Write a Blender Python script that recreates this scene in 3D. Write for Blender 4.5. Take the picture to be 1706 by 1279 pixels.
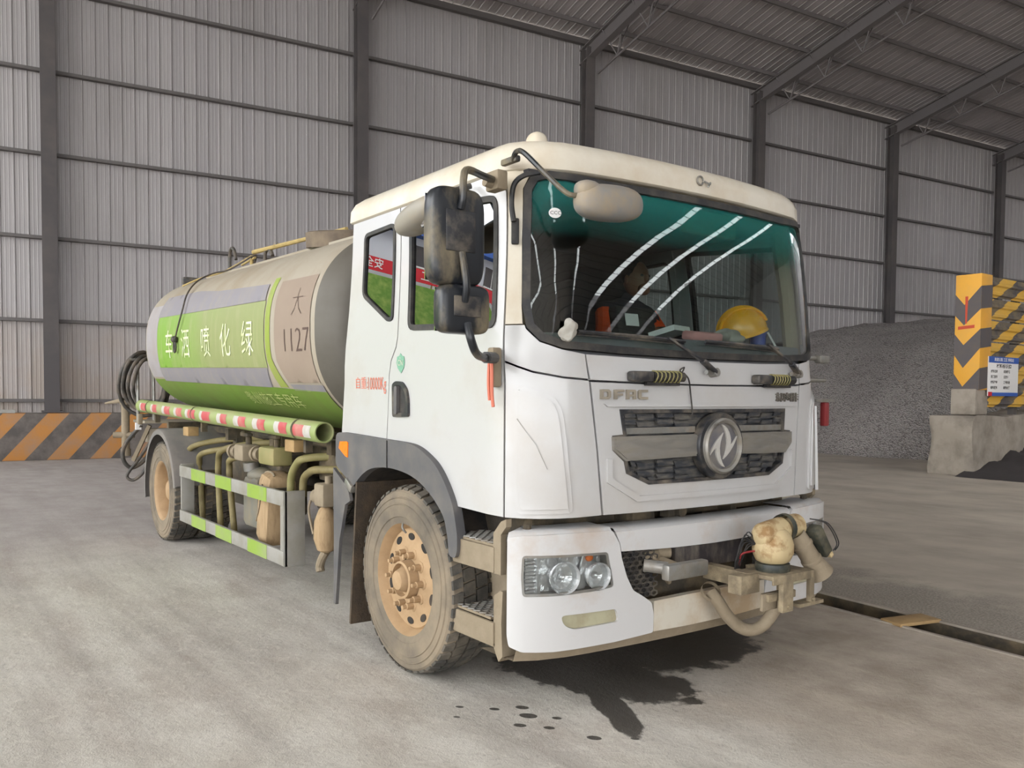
import bpy, bmesh, math, random
from mathutils import Vector, Matrix
from mathutils.geometry import delaunay_2d_cdt
random.seed(7)
PI = math.pi
for o in list(bpy.data.objects): bpy.data.objects.remove(o)
SC = bpy.context.scene; COL = SC.collection

# ---------------------------------------------------------------- camera, sky, exposure
cam_d = bpy.data.cameras.new('camera'); cam = bpy.data.objects.new('camera', cam_d); COL.objects.link(cam)
SC.camera = cam
cam_d.sensor_fit = 'HORIZONTAL'; cam_d.sensor_width = 36.0
cam_d.lens = 1414.717 * 36.0 / 1706.0
cam_d.shift_x = -6.199 / 1706.0; cam_d.shift_y = 73.356 / 1706.0
cam_d.clip_start = 0.05; cam_d.clip_end = 400
_yaw, _pit, _rol = math.radians(143.5102), math.radians(-2.2332), math.radians(0.443)
_f = Vector((math.cos(_pit) * math.cos(_yaw), math.cos(_pit) * math.sin(_yaw), math.sin(_pit)))
_r = Vector((math.sin(_yaw), -math.cos(_yaw), 0)); _u = _r.cross(_f)
_r2 = _r * math.cos(_rol) + _u * math.sin(_rol); _u2 = _r2.cross(_f)
_m = Matrix((_r2, _u2, -_f)).transposed().to_4x4(); _m.translation = Vector((3.9803, -3.399, 1.4949))
cam.matrix_world = _m

W = bpy.data.worlds.new('overcast_sky'); SC.world = W; W.use_nodes = True
_bg = W.node_tree.nodes['Background']; _bg.inputs[0].default_value = (0.97, 0.985, 1.0, 1); _bg.inputs[1].default_value = 8.0
SC.view_settings.view_transform = 'Standard'; SC.view_settings.look = 'None'
SC.view_settings.gamma = 1.0; SC.view_settings.use_curve_mapping = False
SC.view_settings.exposure = -0.12
try:
    SC.cycles.use_denoising = True; SC.cycles.max_bounces = 10; SC.cycles.diffuse_bounces = 5; SC.cycles.glossy_bounces = 5
    SC.cycles.transparent_max_bounces = 12; SC.cycles.caustics_reflective = False; SC.cycles.caustics_refractive = False
    SC.cycles.sample_clamp_indirect = 10.0
except Exception: pass

# ---------------------------------------------------------------- helpers
def lin(c):
    if isinstance(c, str): c = tuple(int(c[i:i + 2], 16) / 255 for i in (0, 2, 4))
    return tuple((v / 12.92 if v <= .04045 else ((v + .055) / 1.055) ** 2.4) for v in c) + (1.0,)
class NT:
    def __init__(s, name):
        s.m = bpy.data.materials.new(name); s.m.use_nodes = True; s.t = s.m.node_tree
        s.n = s.t.nodes; s.b = s.n['Principled BSDF']; s.out = s.n['Material Output']
    def add(s, typ, **kw):
        n = s.n.new(typ)
        for k, v in kw.items():
            if k in n.inputs.keys(): n.inputs[k].default_value = v
            else: setattr(n, k, v)
        return n
    def l(s, a, b): s.t.links.new(a, b)
    def coord(s): return s.add('ShaderNodeTexCoord').outputs['Object']
    def noise(s, scale, detail=4, rough=.55, vec=None, stretch=None):
        n = s.add('ShaderNodeTexNoise'); n.inputs['Scale'].default_value = scale; n.inputs['Detail'].default_value = detail; n.inputs['Roughness'].default_value = rough
        v = vec or s.coord()
        if stretch:
            mp = s.add('ShaderNodeMapping'); mp.inputs['Scale'].default_value = stretch; s.l(v, mp.inputs['Vector']); v = mp.outputs[0]
        s.l(v, n.inputs['Vector']); return n.outputs['Fac']
    def ramp(s, fac, a, b):
        r = s.add('ShaderNodeMapRange'); r.clamp = True
        r.inputs['From Min'].default_value = a; r.inputs['From Max'].default_value = b; s.l(fac, r.inputs['Value']); return r.outputs['Result']
    def math(s, op, a, b=None):
        n = s.add('ShaderNodeMath', operation=op)
        for i, q in enumerate((a, b)):
            if q is None: continue
            if isinstance(q, (int, float)): n.inputs[i].default_value = q
            else: s.l(q, n.inputs[i])
        return n.outputs[0]
    def mix(s, fac, a, b):
        n = s.add('ShaderNodeMix', data_type='RGBA')
        for i, q in ((0, fac), (6, a), (7, b)):
            if isinstance(q, (int, float)): n.inputs[i].default_value = q
            elif isinstance(q, tuple): n.inputs[i].default_value = q
            else: s.l(q, n.inputs[i])
        return n.outputs[2]
    def xyz(s, vec=None):
        n = s.add('ShaderNodeSeparateXYZ'); s.l(vec or s.coord(), n.inputs[0]); return n.outputs
    def bump(s, h, strength=.3, dist=.01):
        n = s.add('ShaderNodeBump'); n.inputs['Strength'].default_value = strength; n.inputs['Distance'].default_value = dist
        s.l(h, n.inputs['Height']); s.l(n.outputs[0], s.b.inputs['Normal'])
    def base(s, c):
        if isinstance(c, tuple): s.b.inputs['Base Color'].default_value = c
        else: s.l(c, s.b.inputs['Base Color'])
    def rough(s, v):
        if isinstance(v, (int, float)): s.b.inputs['Roughness'].default_value = v
        else: s.l(v, s.b.inputs['Roughness'])
def mat(name, col, rough=.5, metal=0, dirt=None, amt=.5, scale=6, bump=0, bscale=60, coat=0, spec=None, stretch=None, edge=(.42, .68)):
    """painted / plastic / metal surface with a soft patchy layer of dirt"""
    k = NT(name); c = lin(col)
    if dirt:
        f = k.math('MULTIPLY', k.ramp(k.noise(scale, 6, .62, stretch=stretch), *edge), amt)
        k.base(k.mix(f, c, lin(dirt))); 
        k.rough(k.math('ADD', k.math('MULTIPLY', f, .9 - rough), rough))
        if metal: k.l(k.math('MULTIPLY', k.math('SUBTRACT', 1.0, f), metal), k.b.inputs['Metallic'])
    else: k.base(c); k.rough(rough); k.b.inputs['Metallic'].default_value = metal
    if coat: k.b.inputs['Coat Weight'].default_value = coat; k.b.inputs['Coat Roughness'].default_value = .12
    if spec is not None: k.b.inputs['Specular IOR Level'].default_value = spec
    if bump: k.bump(k.noise(bscale, 4), bump, .01)
    return k.m

class MB:
    """collects shapes into one mesh"""
    def __init__(s): s.v = []; s.f = []; s.mi = []; s.cur = 0
    def addv(s, pts): i = len(s.v); s.v.extend([tuple(p) for p in pts]); return i
    def addf(s, fs): s.f.extend(fs); s.mi.extend([s.cur] * len(fs))
    def box(s, c, d, rot=None, bev=0):
        bm = bmesh.new(); bmesh.ops.create_cube(bm, size=1.0)
        bmesh.ops.scale(bm, vec=d, verts=bm.verts)
        if bev: bmesh.ops.bevel(bm, geom=bm.edges[:], offset=bev, segments=2, profile=.5, affect='EDGES')
        if rot is not None: bmesh.ops.transform(bm, matrix=rot.to_4x4(), verts=bm.verts)
        bmesh.ops.translate(bm, vec=c, verts=bm.verts); s.bm(bm); bm.free(); return s
    def bar(s, p, q, w, h, up=(0, 0, 1), bev=0):
        p, q = Vector(p), Vector(q); z = (q - p); L = z.length; z.normalize()
        x = Vector(up).cross(z)
        if x.length < 1e-4: x = Vector((1, 0, 0)).cross(z)
        x.normalize(); y = z.cross(x)
        return s.box((p + q) / 2, (w, h, L), Matrix((x, y, z)).transposed(), bev)
    def bm(s, bm):
        bm.verts.index_update(); i = s.addv([v.co[:] for v in bm.verts]); s.addf([[i + v.index for v in f.verts] for f in bm.faces])
    def rings(s, rings, closed=True, cap0=False, cap1=False, loop=False):
        n = len(rings[0]); base = s.addv([p for r in rings for p in r]); fs = []
        R = len(rings)
        for a in range(R if loop else R - 1):
            b = (a + 1) % R
            for i in range(n if closed else n - 1):
                j = (i + 1) % n; fs.append([base + a * n + i, base + a * n + j, base + b * n + j, base + b * n + i])
        if cap0: fs.append([base + i for i in range(n)][::-1])
        if cap1: fs.append([base + (R - 1) * n + i for i in range(n)])
        s.addf(fs); return s
    def tube(s, pts, r, n=10, cap=True, loop=False):
        pts = [Vector(p) for p in pts]; N = len(pts); rr = r if isinstance(r, (list, tuple)) else [r] * N; rings = []
        t0 = (pts[1] - pts[0]).normalized(); x = t0.cross(Vector((0, 0, 1)))
        if x.length < 1e-3: x = t0.cross(Vector((0, 1, 0)))
        x.normalize()
        for i, p in enumerate(pts):
            a = pts[i - 1] if (i > 0 or loop) else p; b = pts[(i + 1) % N] if (i < N - 1 or loop) else p
            t = (b - a).normalized(); x = (x - t * x.dot(t)).normalized(); y = t.cross(x)
            rings.append([p + (x * math.cos(k * 2 * PI / n) + y * math.sin(k * 2 * PI / n)) * rr[i] for k in range(n)])
        return s.rings(rings, True, cap and not loop, cap and not loop, loop)
    def lathe(s, prof, o, axis, n=32, caps=False, up=None):
        """prof: (along axis, radius)"""
        ax = Vector(axis).normalized(); x = ax.cross(Vector(up or (0, 0, 1)))
        if x.length < 1e-3: x = ax.cross(Vector((1, 0, 0)))
        x.normalize(); y = ax.cross(x); o = Vector(o)
        return s.rings([[o + ax * a + (x * math.cos(k * 2 * PI / n) + y * math.sin(k * 2 * PI / n)) * max(r, 1e-4) for k in range(n)] for a, r in prof], True, caps, caps)
    def cyl(s, p, q, r, n=20, r2=None):
        p, q = Vector(p), Vector(q); return s.lathe([(0, r), ((q - p).length, r if r2 is None else r2)], p, q - p, n, True)
    def ell(s, c, r, rot=None, n=20, m=12, e=1.0):
        c = Vector(c); R = rot or Matrix.Identity(3); f = lambda q: math.copysign(abs(q) ** e, q); rings = []
        for i in range(m + 1):
            t = PI * i / m; t = min(max(t, .03), PI - .03)
            rings.append([c + R @ Vector((r[0] * f(math.sin(t)) * f(math.cos(k * 2 * PI / n)), r[1] * f(math.sin(t)) * f(math.sin(k * 2 * PI / n)), r[2] * f(math.cos(t)))) for k in range(n)])
        return s.rings(rings, True, True, True)
    def prism(s, poly, org, ux, uy, th):
        """flat outline with thickness: org + ux*a + uy*b, extruded by th along ux x uy"""
        org, ux, uy = Vector(org), Vector(ux), Vector(uy); nz = ux.cross(uy).normalized()
        return s.patch(lambda a, b: org + ux * a + uy * b, poly, [], 9, th, nrm=lambda a, b: nz)
    def patch(s, S, outer, holes=(), h=.1, th=.02, off=0.0, nrm=None, front_only=False):
        """polygon (with holes) in a surface's own coordinates, laid on that surface, th thick towards the inside"""
        def dens(P):
            o = []
            for i in range(len(P)):
                a, b = P[i], P[(i + 1) % len(P)]; k = max(1, int(math.hypot(b[0] - a[0], b[1] - a[1]) / h + .999))
                o += [(a[0] + (b[0] - a[0]) * j / k, a[1] + (b[1] - a[1]) * j / k) for j in range(k)]
            return o
        loops = [dens(outer)] + [dens(q) for q in holes]
        def inside(p, P):
            r = False; x, y = p; j = len(P) - 1
            for i in range(len(P)):
                if (P[i][1] > y) != (P[j][1] > y) and x < (P[j][0] - P[i][0]) * (y - P[i][1]) / (P[j][1] - P[i][1]) + P[i][0]: r = not r
                j = i
            return r
        ok = lambda p: inside(p, loops[0]) and not any(inside(p, q) for q in loops[1:])
        pts = []; ed = []
        for L in loops:
            b = len(pts); pts += L; ed += [(b + i, b + (i + 1) % len(L)) for i in range(len(L))]
        nb = len(pts)
        xs = [p[0] for p in outer]; ys = [p[1] for p in outer]
        nx = int((max(xs) - min(xs)) / h); ny = int((max(ys) - min(ys)) / h)
        if h < 8:
            for i in range(1, nx + 1):
                for j in range(1, ny + 1):
                    q = (min(xs) + (i - .5 + .2 * (j % 2)) * (max(xs) - min(xs)) / (nx + .001), min(ys) + (j - .5) * (max(ys) - min(ys)) / (ny + .001))
                    if ok(q) and min((q[0] - p[0]) ** 2 + (q[1] - p[1]) ** 2 for p in pts[:nb]) > (h * .4) ** 2: pts.append(q)
        V, E, Fc, *_ = delaunay_2d_cdt([Vector(p) for p in pts], ed, [], 0, 1e-5)
        Fc = [f for f in Fc if ok((sum(V[i].x for i in f) / len(f), sum(V[i].y for i in f) / len(f)))]
        P3 = []; N3 = []
        e = 1e-3
        for q in V:
            p = Vector(S(q.x, q.y)); P3.append(p)
            if nrm: N3.append(Vector(nrm(q.x, q.y)))
            else:
                n = (Vector(S(q.x + e, q.y)) - Vector(S(q.x - e, q.y))).cross(Vector(S(q.x, q.y + e)) - Vector(S(q.x, q.y - e)))
                N3.append(n.normalized())
        if front_only:
            b = s.addv([p + n * off for p, n in zip(P3, N3)]); s.addf([[b + i for i in f] for f in Fc]); return s
        b = s.addv([p + n * off for p, n in zip(P3, N3)]); b2 = s.addv([p + n * (off - th) for p, n in zip(P3, N3)])
        s.addf([[b + i for i in f] for f in Fc]); s.addf([[b2 + i for i in reversed(f)] for f in Fc])
        cnt = {}
        for f in Fc:
            for i in range(len(f)): a, c = f[i], f[(i + 1) % len(f)]; cnt[(a, c)] = 1
        s.addf([[b + c, b + a, b2 + a, b2 + c] for (a, c) in cnt if (c, a) not in cnt])
        return s
    def text(s, txt, S, org, size, off=.003, th=.004, sx=1.0, align='CENTER', cut=0, flip=1, nrm=None, bold=0.0):
        """flat lettering laid on surface S around org = (a, b); flip mirrors the a direction"""
        cu = bpy.data.curves.new('t', 'FONT'); cu.body = txt; cu.size = size; cu.align_x = align; cu.align_y = 'CENTER'; cu.resolution_u = 2; cu.offset = bold
        ob = bpy.data.objects.new('t', cu); COL.objects.link(ob); dg = bpy.context.evaluated_depsgraph_get()
        me = ob.evaluated_get(dg).to_mesh(); bm = bmesh.new(); bm.from_mesh(me); ob.evaluated_get(dg).to_mesh_clear()
        bpy.data.objects.remove(ob); bpy.data.curves.remove(cu)
        bmesh.ops.triangulate(bm, faces=bm.faces[:])
        for _ in range(cut): bmesh.ops.subdivide_edges(bm, edges=[e_ for e_ in bm.edges if e_.calc_length() > size * .12], cuts=1); bmesh.ops.triangulate(bm, faces=bm.faces[:])
        bm.verts.index_update(); e = 1e-3; P3 = []
        for v in bm.verts:
            a, b = org[0] + flip * v.co.x * sx, org[1] + v.co.y; p = Vector(S(a, b))
            if nrm: n = Vector(nrm)
            else:
                n = (Vector(S(a + e, b)) - Vector(S(a - e, b))).cross(Vector(S(a, b + e)) - Vector(S(a, b - e))).normalized()
            P3.append((p, n))
        b0 = s.addv([p + n * off for p, n in P3]); F_ = [[v.index for v in f.verts] for f in bm.faces]
        s.addf([[b0 + i for i in (f if flip > 0 else f[::-1])] for f in F_])
        if th:
            b2 = s.addv([p + n * (off - th) for p, n in P3]); cnt = {}
            for f in F_:
                for i in range(3): cnt[(f[i], f[(i + 1) % 3])] = 1
            s.addf([[b0 + a, b0 + c, b2 + c, b2 + a] for (a, c) in cnt if (c, a) not in cnt])
        bm.free(); return s
    def build(s, name, mats, parent=None, ang=35, flat=False):
        me = bpy.data.meshes.new(name); me.from_pydata(s.v, [], s.f)
        for m in (mats if isinstance(mats, (list, tuple)) else [mats]): me.materials.append(m)
        if any(s.mi): me.polygons.foreach_set('material_index', s.mi)
        me.validate(); bm = bmesh.new(); bm.from_mesh(me); bmesh.ops.recalc_face_normals(bm, faces=bm.faces[:]); bm.to_mesh(me); bm.free()
        if not flat:
            me.polygons.foreach_set('use_smooth', [True] * len(me.polygons)); me.set_sharp_from_angle(angle=math.radians(ang))
        o = bpy.data.objects.new(name, me); COL.objects.link(o)
        if parent: o.parent = parent
        return o
def empty(name, parent=None, loc=(0, 0, 0)):
    o = bpy.data.objects.new(name, None); COL.objects.link(o); o.empty_display_size = .2; o.location = loc
    if parent: o.parent = parent
    return o
def tag(o, label, cat, group=None):
    o['label'] = label; o['category'] = cat
    if group: o['group'] = group
    return o
def struct(o): o['kind'] = 'structure'; return o
def lab(o, t): o['label'] = t; return o
def inst(o, parent, name=None):
    c = o.copy(); COL.objects.link(c); c.parent = parent; return c
def arc(c, r, a0, a1, n, ux, uy):
    c, ux, uy = Vector(c), Vector(ux), Vector(uy)
    return [c + (ux * math.cos(math.radians(a0 + (a1 - a0) * i / n)) + uy * math.sin(math.radians(a0 + (a1 - a0) * i / n))) * r for i in range(n + 1)]
def spline(P, k=6, loop=False):
    P = [Vector(p) for p in P]; o = []; n = len(P)
    for i in range(n if loop else n - 1):
        g = lambda j: P[j % n] if loop else P[min(max(j, 0), n - 1)]
        a, b, c, d = g(i - 1), g(i), g(i + 1), g(i + 2)
        for j in range(k):
            t = j / k; o.append(.5 * ((2 * b) + (c - a) * t + (2 * a - 5 * b + 4 * c - d) * t * t + (3 * b - a - 3 * c + d) * t ** 3))
    if not loop: o.append(P[-1])
    return o
def rnd(P, r, k=4):
    """round the corners of a polygon"""
    o = []; n = len(P)
    for i in range(n):
        a, b, c = Vector(P[i - 1]), Vector(P[i]), Vector(P[(i + 1) % n])
        u, v = a - b, c - b; q = min(r, u.length * .45, v.length * .45); p0, p1 = b + u.normalized() * q, b + v.normalized() * q
        for j in range(k + 1):
            t = j / k; o.append(tuple(p0 * (1 - t) ** 2 + b * 2 * t * (1 - t) + p1 * t * t))
    return o
def inset(P, d):
    """shrink a polygon inwards by d"""
    n = len(P); A = sum(P[i][0] * P[(i + 1) % n][1] - P[(i + 1) % n][0] * P[i][1] for i in range(n)); s = 1 if A > 0 else -1; o = []
    for i in range(n):
        a, b, c = Vector(P[i - 1]), Vector(P[i]), Vector(P[(i + 1) % n])
        e1, e2 = (b - a).normalized(), (c - b).normalized(); n1 = Vector((-e1.y, e1.x)) * s; n2 = Vector((-e2.y, e2.x)) * s
        m = (n1 + n2); m = m.normalized() if m.length > 1e-6 else n1; k = d / max(.5, m.dot(n1)); o.append(tuple(b + m * k))
    return o
mir = lambda P: [(-a, b) for a, b in P]

# ---------------------------------------------------------------- materials
def floor_material():
    k = NT('dusty_concrete_floor'); P = k.coord(); x, y, z = k.xyz(P)
    big = k.noise(.55, 5, .6, P); mid = k.noise(2.6, 6, .62, P); fine = k.noise(26, 6, .7, P); grit = k.noise(140, 3, .6, P)
    streak = k.noise(1.0, 6, .6, P, stretch=(.35, 3.2, 1))
    pale = k.mix(k.ramp(mid, .3, .7), lin('b8b2a7'), lin('cbc6bd'))
    pale = k.mix(k.math('MULTIPLY', k.ramp(streak, .44, .70), .65), pale, lin('8f877f'))
    pale = k.mix(k.math('MULTIPLY', k.ramp(fine, .54, .66), .42), pale, lin('8d867f'))
    mud = k.mix(k.ramp(mid, .35, .68), lin('978b7d'), lin('b7ac9e'))
    mud = k.mix(k.math('MULTIPLY', k.ramp(streak, .5, .7), .6), mud, lin('c4b8a7'))
    mud = k.mix(k.math('MULTIPLY', k.ramp(fine, .55, .75), .35), mud, lin('85796b'))
    # the muddy lane begins along a line in front of the truck
    e = k.math('ADD', k.math('ADD', y, k.math('MULTIPLY', x, .32)), k.math('MULTIPLY', k.math('SUBTRACT', big, .5), 1.3))
    e = k.math('ADD', e, k.math('MULTIPLY', k.math('SUBTRACT', mid, .5), .35))
    lane = k.ramp(e, .0, .75)
    back = k.ramp(x, -3.0, -6.0)      # the yard behind is drier, evenly grey lilac
    pale = k.mix(k.math('MULTIPLY', k.ramp(k.noise(1.7, 7, .68, P, stretch=(.6, 1.5, 1)), .5, .66), .6), pale, lin('a0958a'))
    pale = k.mix(k.math('MULTIPLY', k.ramp(k.noise(9, 8, .8, P), .54, .64), .65), pale, lin('cdc8bd'))
    c = k.mix(lane, pale, mud)
    c = k.mix(k.math('MULTIPLY', back, .7), c, k.mix(k.ramp(mid, .3, .7), lin('8f8784'), lin('a19996')))
    # far bay beyond the drain: pale mud, wet sheen painted in as lighter tan
    c = k.mix(k.math('MULTIPLY', k.ramp(k.math('ADD', y, k.math('MULTIPLY', big, .8)), 2.9, 3.6), .75), c, k.mix(k.ramp(k.noise(.8, 5, .6, P, stretch=(.8, 1.1, 1)), .36, .66), lin('a69d91'), lin('c6bdae')))
    gv = k.math('MULTIPLY', k.ramp(k.math('ADD', y, k.math('MULTIPLY', k.math('SUBTRACT', mid, .5), 1.6)), 3.5, 2.9), k.ramp(k.math('ADD', y, k.math('MULTIPLY', x, .088)), 2.3, 2.36))
    c = k.mix(k.math('MULTIPLY', gv, .8), c, k.mix(k.ramp(k.noise(60, 4, .7, P), .4, .6), lin('6f6962'), lin('a59d92')))
    # wet oil stain with ragged edges, and drips
    def blob(cx, cy, rx, ry, a, amp):
        ca, sa = math.cos(a), math.sin(a); dx = k.math('SUBTRACT', x, cx); dy = k.math('SUBTRACT', y, cy)
        u = k.math('DIVIDE', k.math('ADD', k.math('MULTIPLY', dx, ca), k.math('MULTIPLY', dy, sa)), rx); v = k.math('DIVIDE', k.math('SUBTRACT', k.math('MULTIPLY', dy, ca), k.math('MULTIPLY', dx, sa)), ry)
        d = k.math('SQRT', k.math('ADD', k.math('MULTIPLY', u, u), k.math('MULTIPLY', v, v)))
        d = k.math('ADD', d, k.math('MULTIPLY', k.math('SUBTRACT', k.noise(5, 5, .65, P), .5), amp)); return k.ramp(d, 1.04, .93)
    st = blob(.62, -.38, .62, .30, .25, 1.2)
    st = k.math('MAXIMUM', st, blob(1.02, -.62, .40, .085, -.45, .9)); st = k.math('MAXIMUM', st, blob(.35, .35, .55, .75, 0, .9))
    for cx, cy, r in ((.88, -1.02, .030), (.78, -.98, .022), (.95, -1.12, .02), (.72, -1.1, .018), (1.05, -1.03, .018), (1.25, -.94, .022), (.98, -.93, .016), (1.36, -.8, .014), (.6, -1.22, .014), (.7, -1.3, .012)):
        st = k.math('MAXIMUM', st, blob(cx, cy, r * 1.5, r, .6, .5))
    c = k.mix(k.math('MULTIPLY', st, .86), c, lin('2b2723'))
    k.base(c); k.rough(k.math('SUBTRACT', .93, k.math('MULTIPLY', st, .45)))
    k.bump(k.math('ADD', k.math('ADD', k.math('MULTIPLY', fine, .6), k.math('MULTIPLY', grit, .25)), k.math('MULTIPLY', mid, .9)), .38, .025)
    return k.m
def sheet_material(name, a, b, stain, amt):
    k = NT(name); P = k.coord(); o = k.add('ShaderNodeObjectInfo'); g = k.add('ShaderNodeNewGeometry').outputs['Position']
    c = k.mix(k.ramp(o.outputs['Random'], 0, 1), lin(a), lin(b))
    n = k.noise(.45, 5, .6, g, stretch=(1, 1, .35)); c = k.mix(k.math('MULTIPLY', k.ramp(n, .5, .72), amt), c, lin(stain))
    zz = k.xyz(g)[2]; c = k.mix(k.math('MULTIPLY', k.math('MULTIPLY', k.ramp(zz, 3.4, 2.4), k.ramp(k.noise(.9, 4, .6, g), .3, .6)), amt * 1.3), c, lin('9c8a78'))
    k.base(c); k.rough(.55); k.b.inputs['Metallic'].default_value = .15; return k.m
def stripe_material(name, ua, ub, per, slope, ca, cb, dirt, amt, vecfn=None, w=.5):
    """slanting two-colour hazard paint; u runs along (ua, ub) of the ground plan"""
    k = NT(name); P = k.coord(); x, y, z = k.xyz(P)
    u = k.math('ADD', k.math('MULTIPLY', x, ua), k.math('MULTIPLY', y, ub))
    u = k.math('ADD', u, k.math('MULTIPLY', z, slope))
    fr = k.math('FRACT', k.math('DIVIDE', u, per)); m = k.ramp(fr, w - .004, w + .004)
    c = k.mix(m, lin(ca), lin(cb)); c = k.mix(k.math('MULTIPLY', k.ramp(k.noise(2.2, 6, .65, P), .4, .7), amt), c, lin(dirt))
    k.base(c); k.rough(.8); k.bump(k.noise(30, 4), .25, .01); return k.m

M = {}
M['white'] = mat('white_cab_paint', 'b2b1b0', .34, 0, 'a08e77', .45, 1.7, coat=.35, edge=(.5, .85), bump=.25, bscale=3)
M['white_dusty'] = mat('white_paint_dusty', 'c9c2b3', .45, 0, 'ab9574', .55, 3.5, coat=.15, edge=(.4, .75))
M['white_muddy'] = mat('white_bumper_paint', 'c0bfbe', .32, 0, 'a58158', .55, 3.2, coat=.4, edge=(.54, .8))
M['mudguard'] = mat('dusty_mudguard', '6a6663', .65, 0, '8a8178', .6, 5); M['valance'] = mat('muddy_white_valance', 'c4beb0', .45, 0, 'a2845c', .75, 3, coat=.15, edge=(.4, .66)); M['black'] = mat('black_rubber', '17171a', .6, 0, '6b6459', .35, 9)
M['blackp'] = mat('black_plastic_dusty', '232428', .42, 0, '8a7f6f', .65, 9, edge=(.45, .75))
M['mirror_back'] = mat('mirror_housing_dusty', '1c1f24', .35, 0, '94866b', .6, 6, stretch=(1, 1, .5), edge=(.46, .66))
M['grey_plastic'] = mat('grey_fender_plastic', '515052', .55, 0, '7b746b', .45, 5)
M['chrome'] = mat('worn_chrome', '92908c', .26, .8, '7b7160', .7, 4, edge=(.3, .75), stretch=(1, 1, 5))
M['chrome2'] = mat('clean_chrome', 'd5d5d5', .12, 1.0); M['silver'] = mat('lamp_silver', 'e8e8e8', .16, .65, bump=.9, bscale=22)
M['steel'] = mat('bare_steel', '8b8a86', .4, .7, '7a6a55', .6, 9)
M['dark'] = mat('dark_underbody', '1d1b19', .85, 0, '4b4137', .7, 6)
M['frame'] = mat('chassis_mud', '3e382f', .85, 0, '7a6a50', .7, 5, bump=.3)
M['tan'] = mat('tan_mud', '80735f', .85, 0, '968975', .6, 6, bump=.25)
M['rim'] = mat('mud_coated_rim', 'a68a68', .75, 0, '8d7355', .6, 8, bump=.15)
M['tyre'] = mat('tyre_rubber_dusty', '544e46', .85, 0, '8a7c68', .85, 3, bump=.2, bscale=40, edge=(.3, .62))
M['tread'] = mat('tyre_tread_rubber', '3b3935', .85, 0, '736a5d', .8, 6)
M['glass_dark'] = None
M['tank'] = mat('tank_paint_dusty', '9a9182', .65, 0, '897b66', .65, 1.4)
def green_material():
    k = NT('lime_green_paint'); x, y, z = k.xyz(); n = k.noise(1.2, 5, .6)
    f = k.ramp(k.math('ADD', x, k.math('MULTIPLY', n, 1.6)), -4.6, -2.6); c = k.mix(f, lin('719a30'), lin('868e5b')); c = k.mix(k.math('MULTIPLY', k.ramp(k.noise(5, 6, .6, stretch=(3, 3, .5)), .5, .7), .35), c, lin('a39c7c')); k.base(c); k.rough(.55); return k.m
M['green'] = green_material()
M['green2'] = mat('lower_green_paint', '67842f', .55, 0, '7a774b', .6, 1.1)
M['band'] = mat('lilac_grey_band', '7d797f', .6, 0, '958e87', .6, 3, stretch=(4, 4, .5))
M['lilac'] = mat('pale_lilac_paint', '959093', .6, 0, '8f857b', .5, 2)
M['brown_panel'] = mat('brown_dust_panel', '8b7b6d', .8, 0, '978878', .5, 2)
M['stripe'] = mat('yellow_green_stripe', '86963a', .5, 0, '8c865d', .6, 2)
M['tube_green'] = mat('pale_green_tube', '88965a', .5, 0, '9c9373', .7, 3)
M['tape_red'] = mat('red_reflective_tape', 'b0464b', .5, 0, 'b5a28c', .45, 12)
M['tape_white'] = mat('white_reflective_tape', 'b4b1ab', .5, 0, 'a0947f', .5, 12)
M['lime'] = mat('lime_reflective_paint', '829c3c', .5, 0, '8b9070', .6, 5)
M['guard'] = mat('grey_guard_paint', '8d8a84', .6, 0, '75705f', .6, 4)
M['hose'] = mat('dusty_hose', '7c7048', .6, 0, '5e5439', .6, 9)
M['hose_black'] = mat('black_hose', '3a3733', .6, 0, '77695a', .6, 9)
M['orange'] = mat('orange_lens', 'ff7a10', .2, 0, 'c96a20', .3, 10); M['red'] = mat('red_lens', '7d2a2c', .35)
M['yellow'] = mat('yellow_helmet', 'ffb612', .22, 0, 'c58a12', .3, 9, coat=.4)
M['ink_red'] = mat('faded_red_ink', 'c7705a', .7); M['ink_brown'] = mat('faint_brown_ink', '54423a', .8)
M['ink_white'] = mat('white_lettering', 'e4edc9', .6, 0, 'b6bd84', .8, 9, edge=(.4, .6)); M['ink_pale'] = mat('worn_pale_lettering', 'b9c27c', .7)
M['green_badge'] = mat('green_badge_print', '6f9f86', .5); M['paper'] = mat('white_paper', 'e6e4e2', .7)
M['pink'] = mat('pink_paper', 'd79a97', .7); M['blue'] = mat('blue_plastic', '1f4fb4', .4); M['cloth'] = mat('dirty_white_cloth', 'a9a69e', .9, 0, '857b6c', .5, 12)
M['skin'] = mat('skin', '8d5f48', .5); M['orange_vest'] = mat('orange_work_vest', 'ee5314', .8, 0, 'b43f10', .4, 8); M['hair'] = mat('black_hair', '0d0c0b', .6)
M['navy'] = mat('navy_trousers', '20242f', .85)
M['interior'] = mat('grey_cab_interior', '38363a', .8); M['dash'] = mat('dashboard_plastic', '75767b', .6, 0, '86817a', .5, 5); M['seat'] = mat('dark_seat_fabric', '24252b', .9); M['beige'] = mat('beige_pillar_trim', '9b8f78', .7)
M['wall'] = sheet_material('wall_sheet', '9d999a', 'a4a0a0', '837e7c', .4); M['roof'] = sheet_material('roof_sheet', 'a39e9f', 'b3adae', '837d7d', .4)
M['column'] = mat('column_paint', '4c4849', .7, 0, '67605c', .5, 1.2); M['purlin'] = mat('purlin_steel', '6d6868', .7); M['rafter'] = mat('rafter_paint', '6c6768', .7, 0, '6b6664', .5, 1.2); M['girt'] = mat('girt_steel', '615d5c', .6, .2)
M['badge'] = mat('dull_badge_metal', '8d8578', .4, .3, 'a79c86', .5, 12); M['badge2'] = mat('small_badge_metal', '6f6a62', .45, .3); M['emblem_plate'] = mat('emblem_plate', '66656a', .4, .3, '8f8778', .5, 8)
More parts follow.
